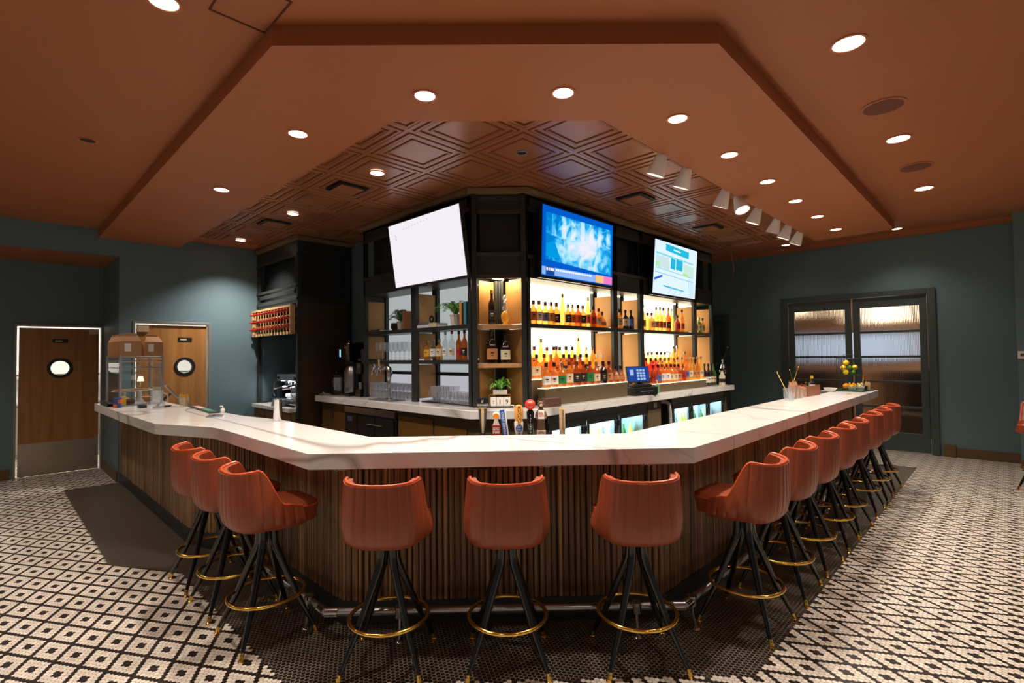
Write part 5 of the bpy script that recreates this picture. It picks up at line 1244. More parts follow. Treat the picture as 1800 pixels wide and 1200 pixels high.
t = thing('wooden_letters', 'small orange wooden ornament in front of the bronze divider', 'ornament', (3.44, 4.80, 1.921)); MB().box(0, 0.02, -0.03, 0.02, 0, 0.05).box(0, 0.02, -0.03, -0.015, 0.05, 0.075).box(0, 0.02, 0.005, 0.02, 0.05, 0.07).done('ornament_body', mat('orange_wood', rgb(180, 104, 40), 0.5), t)
# calendar block with the plant on it
cf = R(-45)
t = thing('date_calendar', 'white block calendar reading 19 in a gold frame below the small fern', 'calendar', (3.555, 3.625, 1.0915), cf)
MB().box(-0.13, 0.13, -0.06, 0.06, 0, 0.010).done('tray', M_BLACK, t, bevel=0.002)
MB().tube([(-0.105, -0.03, 0.012), (-0.105, -0.03, 0.125), (0.105, -0.03, 0.125), (0.105, -0.03, 0.012)], 0.0035, 6).tube([(-0.105, 0.03, 0.012), (-0.105, 0.03, 0.125), (0.105, 0.03, 0.125), (0.105, 0.03, 0.012)], 0.0035, 6).done('gold_frame', M_BRASS, t)
for k, (cx, w) in enumerate(((-0.066, 0.055), (-0.002, 0.066), (0.067, 0.066))):
    b_ = MB().box(cx-w/2, cx+w/2, -0.035, 0.03, 0.012, 0.10).done('date_block', M_WHITE, t, bevel=0.002)
    tx = ('', '1', '9')[k]
    if k == 0: marks(b_, LB['black'], frame3((cx, -0.0362, 0.05), (1, 0, 0), (0, 0, 1), (0, -1, 0)), (0.008, 0.008), 0.018, 1.2); continue
    text('date_text', tx, (0.018, 0.062, 0.062)[k], LB['black'], b_, frame3((cx, -0.036, 0.056), (1, 0, 0), (0, 0, 1), (0, -1, 0)))
t2_ = thing('potted_fern', 'small bright fern in a white pot on top of the block calendar', 'plant', (3.57, 3.64, 1.217), 0)
MB().box(-0.07, 0.07, -0.028, 0.028, 0.0025, 0.045).done('pot', M_WHITE, t2_, bevel=0.006)
t2_.rotation_euler = (0, 0, cf)
f = fern(t2_, 26, 0.145, 0.13, 12, M_FERN, False, 0.014); f.location = (0, 0, 0.042)

# ================================================================== BACK COUNTER EQUIPMENT
# chrome beer faucet column with two handles and drip tray
t = thing('beer_faucet_tower', 'curved chrome tap tower with two faucets standing before the tumblers', 'tap tower', (3.315, 5.235, 1.0905))
MB().box(-0.115, 0.085, -0.20, 0.28, 0, 0.014).done('drip_tray', M_STEEL, t, bevel=0.003)
MB().tube([(0, 0, 0.014), (0, 0, 0.12), (0.0, 0.015, 0.22), (0.0, 0.0, 0.32), (0, 0.02, 0.375), (0, 0.07, 0.39), (0, 0.13, 0.375)], [0.020, 0.017, 0.022, 0.034, 0.034, 0.028, 0.02], 14).lathe([(0.045, 0.014), (0.04, 0.025), (0.02, 0.035)], 18).done('column', M_CHROME, t)
MB().tube([(0, 0.10, 0.38), (-0.01, 0.20, 0.365), (-0.01, 0.33, 0.365)], 0.012, 10).done('crossarm', M_CHROME, t)
for k, y in enumerate((0.20, 0.32)):
    fc = MB().tube([(-0.01, y, 0.33), (-0.02, y, 0.36), (-0.02, y, 0.41)], 0.014, 10).tube([(-0.02, y, 0.365), (-0.05, y, 0.345), (-0.055, y, 0.29)], 0.009, 8).done('faucet', M_CHROME, t)
    MB().tube([(-0.02, y, 0.41), (-0.02, y, 0.48 if k == 0 else 0.43)], 0.011, 10).done('handle', CP['cork'] if k == 0 else M_CHROME, fc)
# coffee machines
t = thing('coffee_urn', 'round steel and black coffee urn at the left of the back counter', 'coffee urn', (3.42, 6.66, 1.0905))
MB().lathe([(0.105, 0), (0.11, 0.01), (0.11, 0.06), (0.103, 0.07)], 28, cap1=False).lathe([(0.103, 0.24), (0.112, 0.25), (0.110, 0.275), (0.08, 0.295), (0.03, 0.30)], 28, cap0=False).done('base_and_lid', M_BLACK, t)
MB().lathe([(0.102, 0.065), (0.102, 0.245)], 28).done('steel_body', M_STEEL, t)
MB().tube([(-0.05, 0, 0.30), (-0.04, 0, 0.325), (0.04, 0, 0.325), (0.05, 0, 0.30)], 0.005, 8).done('carry_handle', M_CHROME, t)
MB().box(-0.135, -0.10, -0.012, 0.012, 0.055, 0.10).done('spout', M_BLACK, t)
t = thing('coffee_brewer', 'tall black coffee brewer with a small blue display beside the urn', 'coffee maker', (3.46, 6.35, 1.0905))
MB().box(0.10, 0.24, -0.14, 0.14, 0, 0.72).box(-0.14, 0.10, -0.14, 0.14, 0.46, 0.70).box(-0.14, 0.10, -0.14, 0.14, 0, 0.035).done('body', M_BLKGL, t, bevel=0.008)
MB().lathe([(0.095, 0.04), (0.1, 0.06), (0.1, 0.33), (0.06, 0.40), (0.03, 0.41)], 24, (-0.03, 0.0, 0)).done('steel_server', M_STEEL, t)
MB().lathe([(0.085, 0.42), (0.095, 0.46)], 20, (-0.03, 0, 0)).done('brew_basket', M_BLACK, t)
MB().box(-0.143, -0.14, 0.09, 0.115, 0.52, 0.62).done('display', emis('blue_glow', (0.25, 0.6, 1.0, 1), 2.0), t)
MB().box(-0.143, -0.14, -0.09, -0.07, 0.56, 0.66).box(-0.143, -0.14, -0.05, -0.02, 0.63, 0.66).done('control_plate', M_ALU, t)
t = thing('paper_cup_stack', 'brown paper cup stack on top of the coffee urn side', 'cups', (3.60, 6.545, 1.0905)); MB().lathe([(0.028, 0), (0.036, 0.10), (0.036, 0.30), (0.034, 0.30)], 16).done('cup_body', M_KRAFT, t)
t = thing('coffee_grinder', 'black grinder with a steel cup next to the end shelving post', 'grinder', (3.45, 6.06, 1.0905))
MB().box(-0.09, 0.12, -0.065, 0.065, 0, 0.10).box(0.0, 0.12, -0.06, 0.06, 0.10, 0.42).box(-0.08, 0.12, -0.06, 0.06, 0.30, 0.44).done('body', M_BLKGL, t, bevel=0.006)
MB().lathe([(0.05, 0.44), (0.06, 0.60), (0.05, 0.62)], 18, (0.02, 0, 0)).done('hopper', mat('smoked_plastic', rgb(48, 52, 56), 0.2), t)
MB().lathe([(0.03, 0.10), (0.032, 0.19), (0.03, 0.19), (0.028, 0.105)], 16, (-0.045, 0, 0), cap1=False).done('steel_cup', M_STEEL, t)
t = thing('milk_pitcher_rinser', 'small metal rinser block at the left end of the back counter', 'rinser', (3.22, 6.70, 1.0905)); MB().box(-0.05, 0.05, -0.07, 0.07, 0.0, 0.03).lathe([(0.02, 0.03), (0.018, 0.045)], 12, (0, 0.03, 0)).done('rinser_body', M_ALU, t, bevel=0.004)

# espresso machine in the niche
ES = (3.22, 7.47, 0.9155)
t = thing('espresso_machine', 'chrome espresso machine with bright lamps and cups on top in the niche', 'espresso machine', ES)
MB().box(-0.25, 0.22, -0.36, 0.36, 0.03, 0.10).box(0.0, 0.22, -0.36, 0.36, 0.10, 0.42).box(-0.20, 0.22, -0.36, 0.36, 0.36, 0.46).done('body', M_STEEL, t, bevel=0.012)
MB().box(-0.24, -0.0, -0.34, 0.34, 0.10, 0.112).done('drip_grate', M_CHROME, t)
for y in (-0.16, 0.16):
    g_ = MB().lathe([(0.035, 0.36), (0.038, 0.30), (0.03, 0.28)], 18, (-0.11, y, 0)).done('group_head', M_CHROME, t)
    MB().tube([(-0.12, y, 0.275), (-0.18, y+0.02, 0.265), (-0.30, y+0.06, 0.25)], 0.012, 8).done('portafilter_handle', M_CHROME, g_)
    MB().lathe([(0.020, 0.352), (0.020, 0.358)], 14, (-0.15, y+0.09, 0)).done('work_lamp', emis('work_lamp', (0.75, 0.88, 1, 1), 28), t)
for y in (-0.31, 0.31): MB().tube([(-0.18, y, 0.36), (-0.25, y, 0.34), (-0.27, y*1.02, 0.18), (-0.24, y*1.03, 0.14)], 0.006, 8).done('steam_wand', M_CHROME, t)
for y in (-0.30, 0.30): MB().box(-0.22, -0.19, y-0.02, y+0.02, 0.38, 0.42).done('steam_knob', M_BLACK, t)
for x in (-0.2, 0.18):
    for y in (-0.32, 0.32): MB().lathe([(0.018, 0), (0.015, 0.03)], 10, (x, y, 0)).done('foot', M_CHROME, t)
l = bpy.data.lights.new('niche_lamp', 'POINT'); l.energy = 5; l.color = (0.7, 0.86, 1); l.shadow_soft_size = 0.03
lo = bpy.data.objects.new('work_lamp_light', l); C.objects.link(lo); lo.parent = t; lo.location = (-0.15, 0.0, 0.33)
CU = None
for k, (x, y, z) in enumerate(((-0.14, -0.08, 0.1135), (-0.14, 0.08, 0.1135), (0.0, -0.20, 0.461), (0.0, -0.10, 0.461), (0.08, -0.15, 0.461), (0.08, -0.25, 0.461))):
    lb = 'white cup, %s' % ('on the grate, right one', 'on the grate, left one', 'on the espresso machine top, front right', 'on the espresso machine top, front left', 'on the espresso machine top, back left', 'on the espresso machine top, back right')[k]
    if CU is None:
        CU = thing('coffee_cup', lb, 'cup', (ES[0]+x, ES[1]+y, ES[2]+z), 0, 'cups at the espresso machine')
        MB().lathe([(0.022, 0), (0.036, 0.02), (0.041, 0.058), (0.038, 0.058), (0.032, 0.02), (0, 0.01)], 18, cap1=False).done('cup_body', M_WHITE, CU)
        MB().tube([(-0.036, 0, 0.045), (-0.058, 0, 0.04), (-0.056, 0, 0.02), (-0.034, 0, 0.015)], 0.004, 6).done('handle', M_WHITE, CU)
    else: dup(CU, (ES[0]+x, ES[1]+y, ES[2]+z), rnd.uniform(-0.5, 0.5), lb)
bottle('round', DK, 'blue', 'gold', 'blue labelled syrup bottle standing on top of the espresso machine', ES[0]-0.02, ES[1]+0.05, ES[2]+0.4615, 'bottle on the espresso machine', 0.85, R(-60), 'syrup_bottle')
t = thing('espresso_grinder', 'black grinder with a round hopper left of the espresso machine', 'grinder', (3.25, 8.10, 0.9155)); MB().box(-0.09, 0.10, -0.08, 0.08, 0, 0.28).done('body', M_BLKGL, t, bevel=0.01); MB().lathe([(0.04, 0.28), (0.08, 0.44), (0.07, 0.46)], 18).done('hopper', mat('smoked_plastic', rgb(48, 52, 56), 0.2), t)
t = thing('knock_box', 'grey folded box in front of the espresso machine', 'box', (2.92, 7.50, 0.9155)); MB().prism([(-0.05, 0), (0.03, 0), (0.035, 0.10), (-0.02, 0.10)], -0.16, 0.16, M=Matrix.Rotation(PI/2, 4, 'X')).done('box_body', mat('slate_grey', rgb(88, 96, 96), 0.5), t)

# register with printer
t = thing('cash_register', 'black touch register on a cash drawer between the two bottle steps', 'register', (5.72, 3.315, 1.0905), R(-12))
dr = MB().box(-0.20, 0.20, -0.10, 0.08, 0.0, 0.10).done('cash_drawer', M_BLACK, t, bevel=0.004)
MB().box(-0.11, 0.11, -0.104, -0.10, 0.045, 0.055).lathe([(0.008, -0.001), (0.008, 0.004)], 10, M=Matrix.Translation((0.03, -0.104, 0.03)) @ Matrix.Rotation(PI/2, 4, 'X')).done('drawer_lock', M_ALU, dr)
MB().box(-0.14, 0.14, -0.06, 0.07, 0.1005, 0.135).box(-0.03, 0.05, 0.02, 0.08, 0.135, 0.25).done('stand', M_BLACK, t, bevel=0.006)
Ms = Matrix.Translation((-0.06, -0.03, 0.16)) @ Matrix.Rotation(R(-16), 4, 'Z') @ Matrix.Rotation(R(-12), 4, 'X')
sc = MB().box(-0.16, 0.16, 0.0, 0.03, 0.0, 0.205, M=Ms).done('monitor', M_BLACK, t, bevel=0.004)
MB().box(-0.148, 0.148, -0.003, -0.0005, 0.012, 0.193, M=Ms).done('screen', emis('register_blue', (0.02, 0.07, 0.36, 1), 0.8), sc)
mb = MB()
for r_ in range(4):
    for c_ in range(3): mb.quad([Ms @ Vector(v) for v in ((-0.02+c_*0.042, -0.0045, 0.03+r_*0.036), (0.012+c_*0.042, -0.0045, 0.03+r_*0.036), (0.012+c_*0.042, -0.0045, 0.056+r_*0.036), (-0.02+c_*0.042, -0.0045, 0.056+r_*0.036))])
mb.quad([Ms @ Vector(v) for v in ((-0.115, -0.0045, 0.09), (-0.065, -0.0045, 0.09), (-0.065, -0.0045, 0.16), (-0.115, -0.0045, 0.16))])
mb.done('screen_buttons', emis('register_keys', (0.45, 0.62, 0.9, 1), 0.8), sc, smooth=False)
t = thing('receipt_printer', 'silver and black receipt printer right of the register screen', 'printer', (5.83, 3.60, 1.0905)); MB().box(-0.055, 0.055, -0.075, 0.075, 0, 0.13).done('printer_body', M_BLACK, t, bevel=0.006); MB().box(-0.056, 0.056, -0.07, 0.07, 0.1305, 0.15).done('printer_lid', M_ALU, t, bevel=0.004)
t = thing('sanitizer_bottle', 'clear green pump bottle in front of the printer', 'bottle', (6.06, 3.27, 1.0905)); MB().lathe([(0.026, 0), (0.028, 0.005), (0.028, 0.10), (0.012, 0.125)], 16).done('bottle_body', glassy('green_tint', (0.55, 0.9, 0.7, 1), 0.3, body=(0.5, 0.8, 0.6, 1), bodyfac=0.3), t); MB().tube([(0, 0, 0.125), (0, 0, 0.165), (-0.03, 0, 0.168)], 0.007, 8).done('pump', M_WHITE, t)
t = thing('napkin_caddy', 'small brown caddy at the left end of the nearer bottle step', 'caddy', (3.97, 3.262, 1.0905), R(-8)); MB().box(-0.16, 0.05, -0.035, 0.045, 0, 0.085).done('caddy_body', mat('brown_leatherette', rgb(96, 66, 56), 0.5), t, bevel=0.004)
# chrome hand juicer
t = thing('hand_juicer', 'chrome lever citrus juicer at the far end of the back counter', 'juicer', (8.29, 3.305, 1.0905))
MB().lathe([(0.10, 0), (0.09, 0.015), (0.03, 0.03)], 20, sx=1.2).done('base', M_CHROME, t)
MB().tube([(0.06, 0.02, 0.02), (0.075, 0.02, 0.20), (0.05, 0.02, 0.36), (0.0, 0.0, 0.42)], 0.013, 10).done('arch', M_CHROME, t)
MB().lathe([(0.02, 0.16), (0.065, 0.22), (0.065, 0.235), (0.05, 0.235)], 18, (-0.02, 0, 0)).tube([(-0.02, 0, 0.16), (-0.02, 0, 0.10)], 0.012, 8).lathe([(0.055, 0.27), (0.03, 0.33), (0.012, 0.34), (0.012, 0.42)], 18, (-0.02, 0, 0)).done('press_cone', M_CHROME, t)
MB().tube([(-0.06, 0, 0.40), (0.06, 0, 0.47), (0.20, 0, 0.60)], 0.008, 8).ball((0.205, 0, 0.605), 0.016).done('lever', M_CHROME, t)
t = thing('juice_jug', 'white juice jug with a dark label left of the juicer', 'jug', (8.10, 3.25, 1.0905)); MB().lathe([(0.04, 0), (0.045, 0.01), (0.045, 0.15), (0.02, 0.19), (0.018, 0.22)], 18).done('jug_body', mat('milky_plastic', rgb(220, 210, 186), 0.4), t); MB().lathe([(0.046, 0.05), (0.046, 0.11)], 18, cap0=False, cap1=False).done('jug_label', LB['black'], t)

# ================================================================== DRAFT TAP HANDLES (behind the front bar edge)
# low drip rail they stand on, just below the worktop
TX = Vector((0.7071, -0.7071, 0)); TY = Vector((0.7071, 0.7071, 0))
def tap_at(u, name, label, zb=1.04, h=0.26):
    """u: metres along the front bar from its centre, facing the seats"""
    p = Vector((2.51, 2.49, 0))+TX*u
    return thing(name, label, 'tap handle', (p.x, p.y, zb), R(-45), 'draft tap handles')
dt = thing('draft_tower', 'low steel draft rail carrying the tap handles behind the front bar', 'draft tower', (2.51, 2.49, 0), R(-45))
MB().box(-0.28, 0.50, -0.05, 0.05, 0.90, 0.985).done('tap_rail', M_STEEL, dt, bevel=0.006)
for u in (-0.16, 0.42): MB().box(u-0.03, u+0.03, -0.03, 0.03, 0.0, 0.90).done('support', M_STEEL, dt)
def front(z, y=-0.02): return frame3((0, y, z), (1, 0, 0), (0, 0, 1), (0, -1, 0))
def vert(z, x=0.0, y=-0.02): return frame3((x, y, z), (0, 0, -1), (1, 0, 0), (0, -1, 0))   # letters running downwards
def ferrule(t): return MB().lathe([(0.012, -0.055), (0.015, -0.03), (0.014, 0.0)], 14).done('ferrule', M_CHROME, t)
M_GB = mat('tap_navy', rgb(16, 26, 36), 0.25, coat=0.5)
t = tap_at(-0.170, 'tap_handle', 'tall dark navy tap handle with a gold stripe and harp emblem, leftmost'); ferrule(t)
b_ = MB().lathe([(0.016, 0.0), (0.018, 0.03), (0.030, 0.20)], 20, sy=0.6, cap1=False).lathe([(0.030, 0.20), (0.040, 0.215), (0.042, 0.26), (0.036, 0.272)], 20, sy=0.55, cap0=False).done('handle_body', M_GB, t)
MB().quad([(-0.006, -0.0125, 0.03), (0.006, -0.0125, 0.03), (0.010, -0.0195, 0.20), (-0.010, -0.0195, 0.20)]).box(-0.030, 0.030, -0.021, -0.012, 0.199, 0.206).done('gold_stripe', mat('tap_gold', rgb(206, 176, 120), 0.4), b_, smooth=False)
text('brand_text', 'GUINNESS', 0.0165, M_WHITE, b_, front(0.224, -0.0245))
MB().tube([(-0.006, -0.0245, 0.240), (-0.007, -0.0245, 0.258), (0.006, -0.0245, 0.260), (0.004, -0.0245, 0.248), (-0.006, -0.0245, 0.240)], 0.0015, 5).tube([(-0.002, -0.0245, 0.243), (-0.002, -0.0245, 0.258)], 0.0008, 4).tube([(0.002, -0.0245, 0.246), (0.002, -0.0245, 0.259)], 0.0008, 4).done('harp_emblem', mat('tap_gold', rgb(206, 176, 120), 0.4), b_)
t = tap_at(-0.078, 'tap_handle', 'short tap handle with a red label and a round beer glass on top'); ferrule(t)
MB().box(-0.028, 0.028, -0.012, 0.012, 0.0, 0.085).done('handle_body', LB['red'], t, bevel=0.002)
marks(t, M_WHITE, front(0.045, -0.0125), (0.005, 0.010, 0.004, 0.012), 0.046, 0.5)
MB().lathe([(0.022, 0.085), (0.014, 0.115), (0.013, 0.13)], 16, sy=0.6).done('glass_stem', M_WHITE, t)
gb_ = MB().ball((0, 0, 0.150), 0.026, seg=16, sz=0.95).done('glass_bowl', mat('foam_white', rgb(240, 232, 214), 0.4), t)
MB().lathe([(0.020, -0.0), (0.020, 0.003)], 16, M=Matrix.Translation((0.0, -0.0245, 0.147)) @ Matrix.Rotation(PI/2, 4, 'X')).done('beer_fill', mat('beer_orange', rgb(228, 134, 20), 0.3), gb_)
t = tap_at(-0.012, 'tap_handle', 'leaning blue tap handle with white letters running down'); ferrule(t)
Mt = Matrix.Rotation(R(-7), 4, 'Y')
b_ = MB().box(-0.019, 0.021, -0.011, 0.011, 0.0, 0.19, M=Mt).done('handle_body', mat('tap_blue', rgb(32, 92, 178), 0.35), t, bevel=0.003)
MB().box(0.0135, 0.0225, -0.0125, 0.0125, 0.0, 0.188, M=Mt).done('white_edge', M_WHITE, b_)
text('brand_text', 'GREAT CENTRAL', 0.0215, M_WHITE, b_, Mt @ vert(0.092, -0.003, -0.0118))
t = tap_at(0.078, 'tap_handle', 'hot dog shaped tap handle above a round blue and red crest'); ferrule(t)
b_ = MB().lathe([(0.018, 0.0), (0.030, 0.05), (0.032, 0.10), (0.020, 0.12)], 18, sy=0.6).done('handle_body', M_WHITE, t)
MB().lathe([(0.001, 0.09), (0.022, 0.10), (0.031, 0.13), (0.031, 0.19), (0.022, 0.215), (0.001, 0.222)], 16, sy=0.7).done('bun', mat('bun_tan', rgb(222, 158, 78), 0.6), t)
MB().tube([(0.004, -0.022, 0.085), (0.004, -0.024, 0.13), (0.004, -0.024, 0.18), (0.004, -0.02, 0.212)], 0.010, 8).done('sausage', mat('sausage_red', rgb(150, 52, 24), 0.4), t)
MB().tube([(0.004+0.006*math.sin(q*1.3), -0.033, 0.095+q*0.008) for q in range(14)], 0.003, 6).done('mustard', mat('mustard', rgb(242, 204, 30), 0.4), t)
mb = MB()
for q in range(9): mb.ball((0.004+0.011*math.sin(q*2.1), -0.032, 0.095+q*0.013), 0.004, seg=6)
mb.done('relish', mat('relish_green', rgb(70, 120, 30), 0.5), t)
cr_ = MB().lathe([(0.024, 0), (0.024, 0.004)], 20, M=Matrix.Translation((0.002, -0.018, 0.062)) @ Matrix.Rotation(PI/2, 4, 'X')).done('round_crest', mat('tap_blue', rgb(32, 92, 178), 0.35), b_)
text('brand_text', 'Old\nStyle', 0.016, M_WHITE, cr_, front(0.062, -0.0225))
MB().prism([(-0.008, -0.012), (0.010, -0.012), (0.006, 0.008), (-0.004, 0.008)], 0.016, 0.020, M=Matrix.Translation((0.0, 0, 0.022)) @ Matrix.Rotation(PI/2, 4, 'X')).done('red_ribbon', LB['red'], b_)
t = tap_at(0.158, 'tap_handle', 'black tap handle with white letters and a red ball on top'); ferrule(t)
b_ = MB().lathe([(0.017, 0.0), (0.020, 0.05), (0.026, 0.17), (0.012, 0.19)], 20, sy=0.6).done('handle_body', M_BLKGL, t)
text('brand_text', 'S\np\ni\nt\ne\nf\nu\nl', 0.019, M_WHITE, b_, front(0.082, -0.0165))
MB().ball((0, 0, 0.222), 0.036, seg=20).done('red_ball', mat('ball_red', rgb(220, 56, 34), 0.28, coat=0.3), t)
MB().tube([(-0.020, -0.031, 0.221), (0.0, -0.0365, 0.216), (0.020, -0.031, 0.221)], 0.0025, 6).done('mouth_line', M_BLACK, t)
marks(t, M_WHITE, front(0.238, -0.0352), (0.006,), 0.026)
t = tap_at(0.232, 'tap_handle', 'brown bear figure tap handle holding a white sign'); ferrule(t)
M_BEAR = mat('bear_brown', rgb(98, 66, 44), 0.6, bump=0.3, bscale=150)
MB().lathe([(0.026, 0.03), (0.028, 0.06), (0.025, 0.10), (0.029, 0.14), (0.024, 0.18), (0.013, 0.20)], 18, sy=0.75).tube([(-0.024, 0, 0.17), (-0.034, -0.012, 0.14), (-0.026, -0.026, 0.125)], [0.010, 0.009, 0.008], 8).tube([(0.024, 0, 0.17), (0.034, -0.012, 0.14), (0.026, -0.026, 0.125)], [0.010, 0.009, 0.008], 8).done('bear_body', M_BEAR, t)
hd = MB().ball((0, 0, 0.222), 0.024, seg=16).ball((-0.017, 0, 0.243), 0.007, seg=8).ball((0.017, 0, 0.243), 0.007, seg=8).done('bear_head', M_BEAR, t)
MB().ball((0.0, -0.022, 0.216), 0.010, seg=10).done('muzzle', mat('muzzle_tan', rgb(214, 190, 160), 0.6), hd); MB().ball((0.0, -0.032, 0.219), 0.003, seg=6).ball((-0.009, -0.022, 0.228), 0.0025, seg=6).ball((0.009, -0.022, 0.228), 0.0025, seg=6).done('nose_and_eyes', M_BLACK, hd)
sg = MB().box(-0.021, 0.021, -0.031, -0.027, 0.125, 0.185).done('white_sign', M_WHITE, t); marks(sg, LB['red'], front(0.153, -0.0315), (0.009, 0.005, 0.009), 0.032, 0.4)
cr_ = MB().box(-0.030, 0.030, -0.024, 0.015, 0.0, 0.045).done('base_plaque', mat('plaque_grey', rgb(196, 176, 162), 0.5), t, bevel=0.004); MB().ring((0, 0, 0), 0.017, 0.0012, 24, 5, M=Matrix.Translation((0, -0.0245, 0.022)) @ Matrix.Rotation(PI/2, 4, 'X')).done('plaque_ring', LB['red'], cr_)
t = tap_at(0.378, 'tap_handle', 'plain pale wood paddle tap handle with dark letters, rightmost'); ferrule(t)
b_ = MB().box(-0.020, 0.020, -0.010, 0.010, 0.0, 0.195).done('handle_body', wood_mat('maple', rgb(196, 162, 122), rgb(218, 186, 146), stretch=(6, 6, 1)), t, bevel=0.004)
text('brand_text', 'MAPLEWOOD', 0.022, LB['black'], b_, vert(0.112, 0.004, -0.0108))

# ================================================================== ON THE BAR TOP, LEFT
Z = 1.0705
# pastry case
CX, CY, CRZ = 1.06, 7.22, R(33)
pc = thing('pastry_case', 'aluminium framed glass pastry case at the left end of the bar', 'display case', (CX, CY, Z), 0)
w_, d_, h_ = 0.455, 0.80, 0.59
fp = [(0.0, 0.0), (0.44, 0.19), (0.44, 0.88), (0.0, 0.90)]
for x, y in fp: MB().box(x-0.011, x+0.011, y-0.011, y+0.011, 0, h_).done('post', M_ALU, pc, bevel=0.002)
def bar_between(z, th=0.012):
    mb = MB()
    for a, b in zip(fp, fp[1:]+fp[:1]): mb.tube([(a[0], a[1], z), (b[0], b[1], z)], th, 6)
    return mb.done('rail', M_ALU, pc)
for z in (0.52, 0.565): bar_between(z, 0.008)
bar_between(0.44, 0.004)
MB().prism(fp, 0.512, 0.518).done('top_glass', M_GLASS, pc); MB().prism(fp, 0.0, 0.012).done('case_floor', M_ALU, pc)
MB().prism([(0.02, 0.03), (0.42, 0.20), (0.42, 0.86), (0.02, 0.86)], 0.20, 0.206).done('glass_shelf', M_GLASS, pc)
for a, b in zip(fp, fp[1:]+fp[:1]):
    MB().quad([(a[0], a[1], 0.02), (b[0], b[1], 0.02), (b[0], b[1], 0.50), (a[0], a[1], 0.50)]).done('glass_pane', M_GLASS, pc, smooth=False)
M_CHINA = mat('white_china', rgb(232, 230, 226), 0.25)
M_PASTRY = mat('golden_pastry', rgb(206, 150, 84), 0.6, noise=0.25, nscale=30)
for k, (x, y, z, r, hh, lb) in enumerate(((1.30, 7.56, 0.0135, 0.13, 0.155, 'white cake stand with a flat tart at the right inside the case'), (1.20, 7.90, 0.0135, 0.13, 0.13, 'white cake stand with pastries at the left inside the case'))):
    t = thing('cake_stand', lb, 'cake stand', (x, y, Z+z))
    MB().lathe([(0.07, 0), (0.05, 0.012), (0.018, 0.07), (0.022, hh-0.012), (r, hh-0.004), (r+0.004, hh+0.006), (r, hh+0.002)], 28).done('stand', M_CHINA, t)
    o = thing('fruit_tart', 'flat golden tart on the %s cake stand in the case' % ('right', 'left')[k], 'pastry', (x, y, Z+z+hh+0.0065)); MB().lathe([(r-0.035, 0), (r-0.02, 0.014), (r-0.035, 0.016)], 24).done('crust', M_PASTRY, o)
t = thing('case_lamp', 'small glowing lamp shade seen through the pastry case', 'lamp', (1.18, 8.0, Z+0.2065)); 
t.location = (1.35, 7.80, Z+0.2065); MB().lathe([(0.036, 0.06), (0.024, 0.12)], 20).done('lamp_shade', emis('lamp_shade_glow', (1, 0.80, 0.5, 1), 1.6), t); MB().lathe([(0.03, 0), (0.005, 0.006), (0.004, 0.06)], 12).done('lamp_base', M_BRASS, t)
t = thing('chocolate_cake', 'round dark cake on the case floor below the left stand', 'cake', (1.17, 7.42, Z+0.0135)); MB().lathe([(0.055, 0), (0.06, 0.04), (0.045, 0.06), (0.01, 0.065)], 20).done('cake_body', mat('dark_cake', rgb(84, 48, 26), 0.7, noise=0.3, nscale=30), t)
for k, (x, y, sx, sy, sz, c, lb) in enumerate(((1.11, 7.345, 0.02, 0.035, 0.10, 'label_yellow', 'yellow box at the front corner of the case floor'), (1.16, 7.64, 0.05, 0.07, 0.06, 'label_cream', 'cream carton on the case floor, rear'), (1.40, 7.80, 0.05, 0.08, 0.06, 'label_tan', 'tan loaf box on the case floor, right'))):
    t = thing('pastry_box', lb, 'box', (x, y, Z+0.0135)); MB().box(-sx, sx, -sy, sy, 0, sz).done('box_body', MATS[c], t, bevel=0.002)
for k in range(2):
    t = thing('black_tray', 'dark grey tray in the corner by the case, %s of two' % ('bottom', 'top')[k], 'tray', (0.995, 7.62, Z+0.034*k), 0, 'stacked dark trays'); MB().box(-0.035, 0.045, -0.28, 0.22, 0, 0.006).box(-0.035, -0.031, -0.28, 0.22, 0.006, 0.032).box(0.041, 0.045, -0.28, 0.22, 0.006, 0.032).done('tray_body', mat('tray_grey', rgb(66, 66, 70), 0.5), t)
t = thing('mint_tin', 'small blue, orange and white candy box at the front corner of the case', 'box', (1.03, 7.16, Z), R(-30)); MB().box(-0.035, 0.035, -0.02, 0.02, 0, 0.11).done('tin_body', mat('candy_blue', rgb(58, 72, 140), 0.4), t, bevel=0.002); MB().box(-0.036, 0.0, -0.021, 0.021, 0.0, 0.04).box(0.01, 0.036, -0.021, 0.021, 0.05, 0.09).done('tin_print', LB['orange'], t)
t = thing('carton_stack', 'stack of flat cream cartons behind the right post of the case', 'cartons', (1.60, 7.62, Z)); mb = MB()
for k in range(6): mb.box(-0.05, 0.05, -0.05, 0.05, k*0.03, k*0.03+0.027)
mb.done('carton', LB['cream'], t)
t.location = (1.565, 8.05, Z)
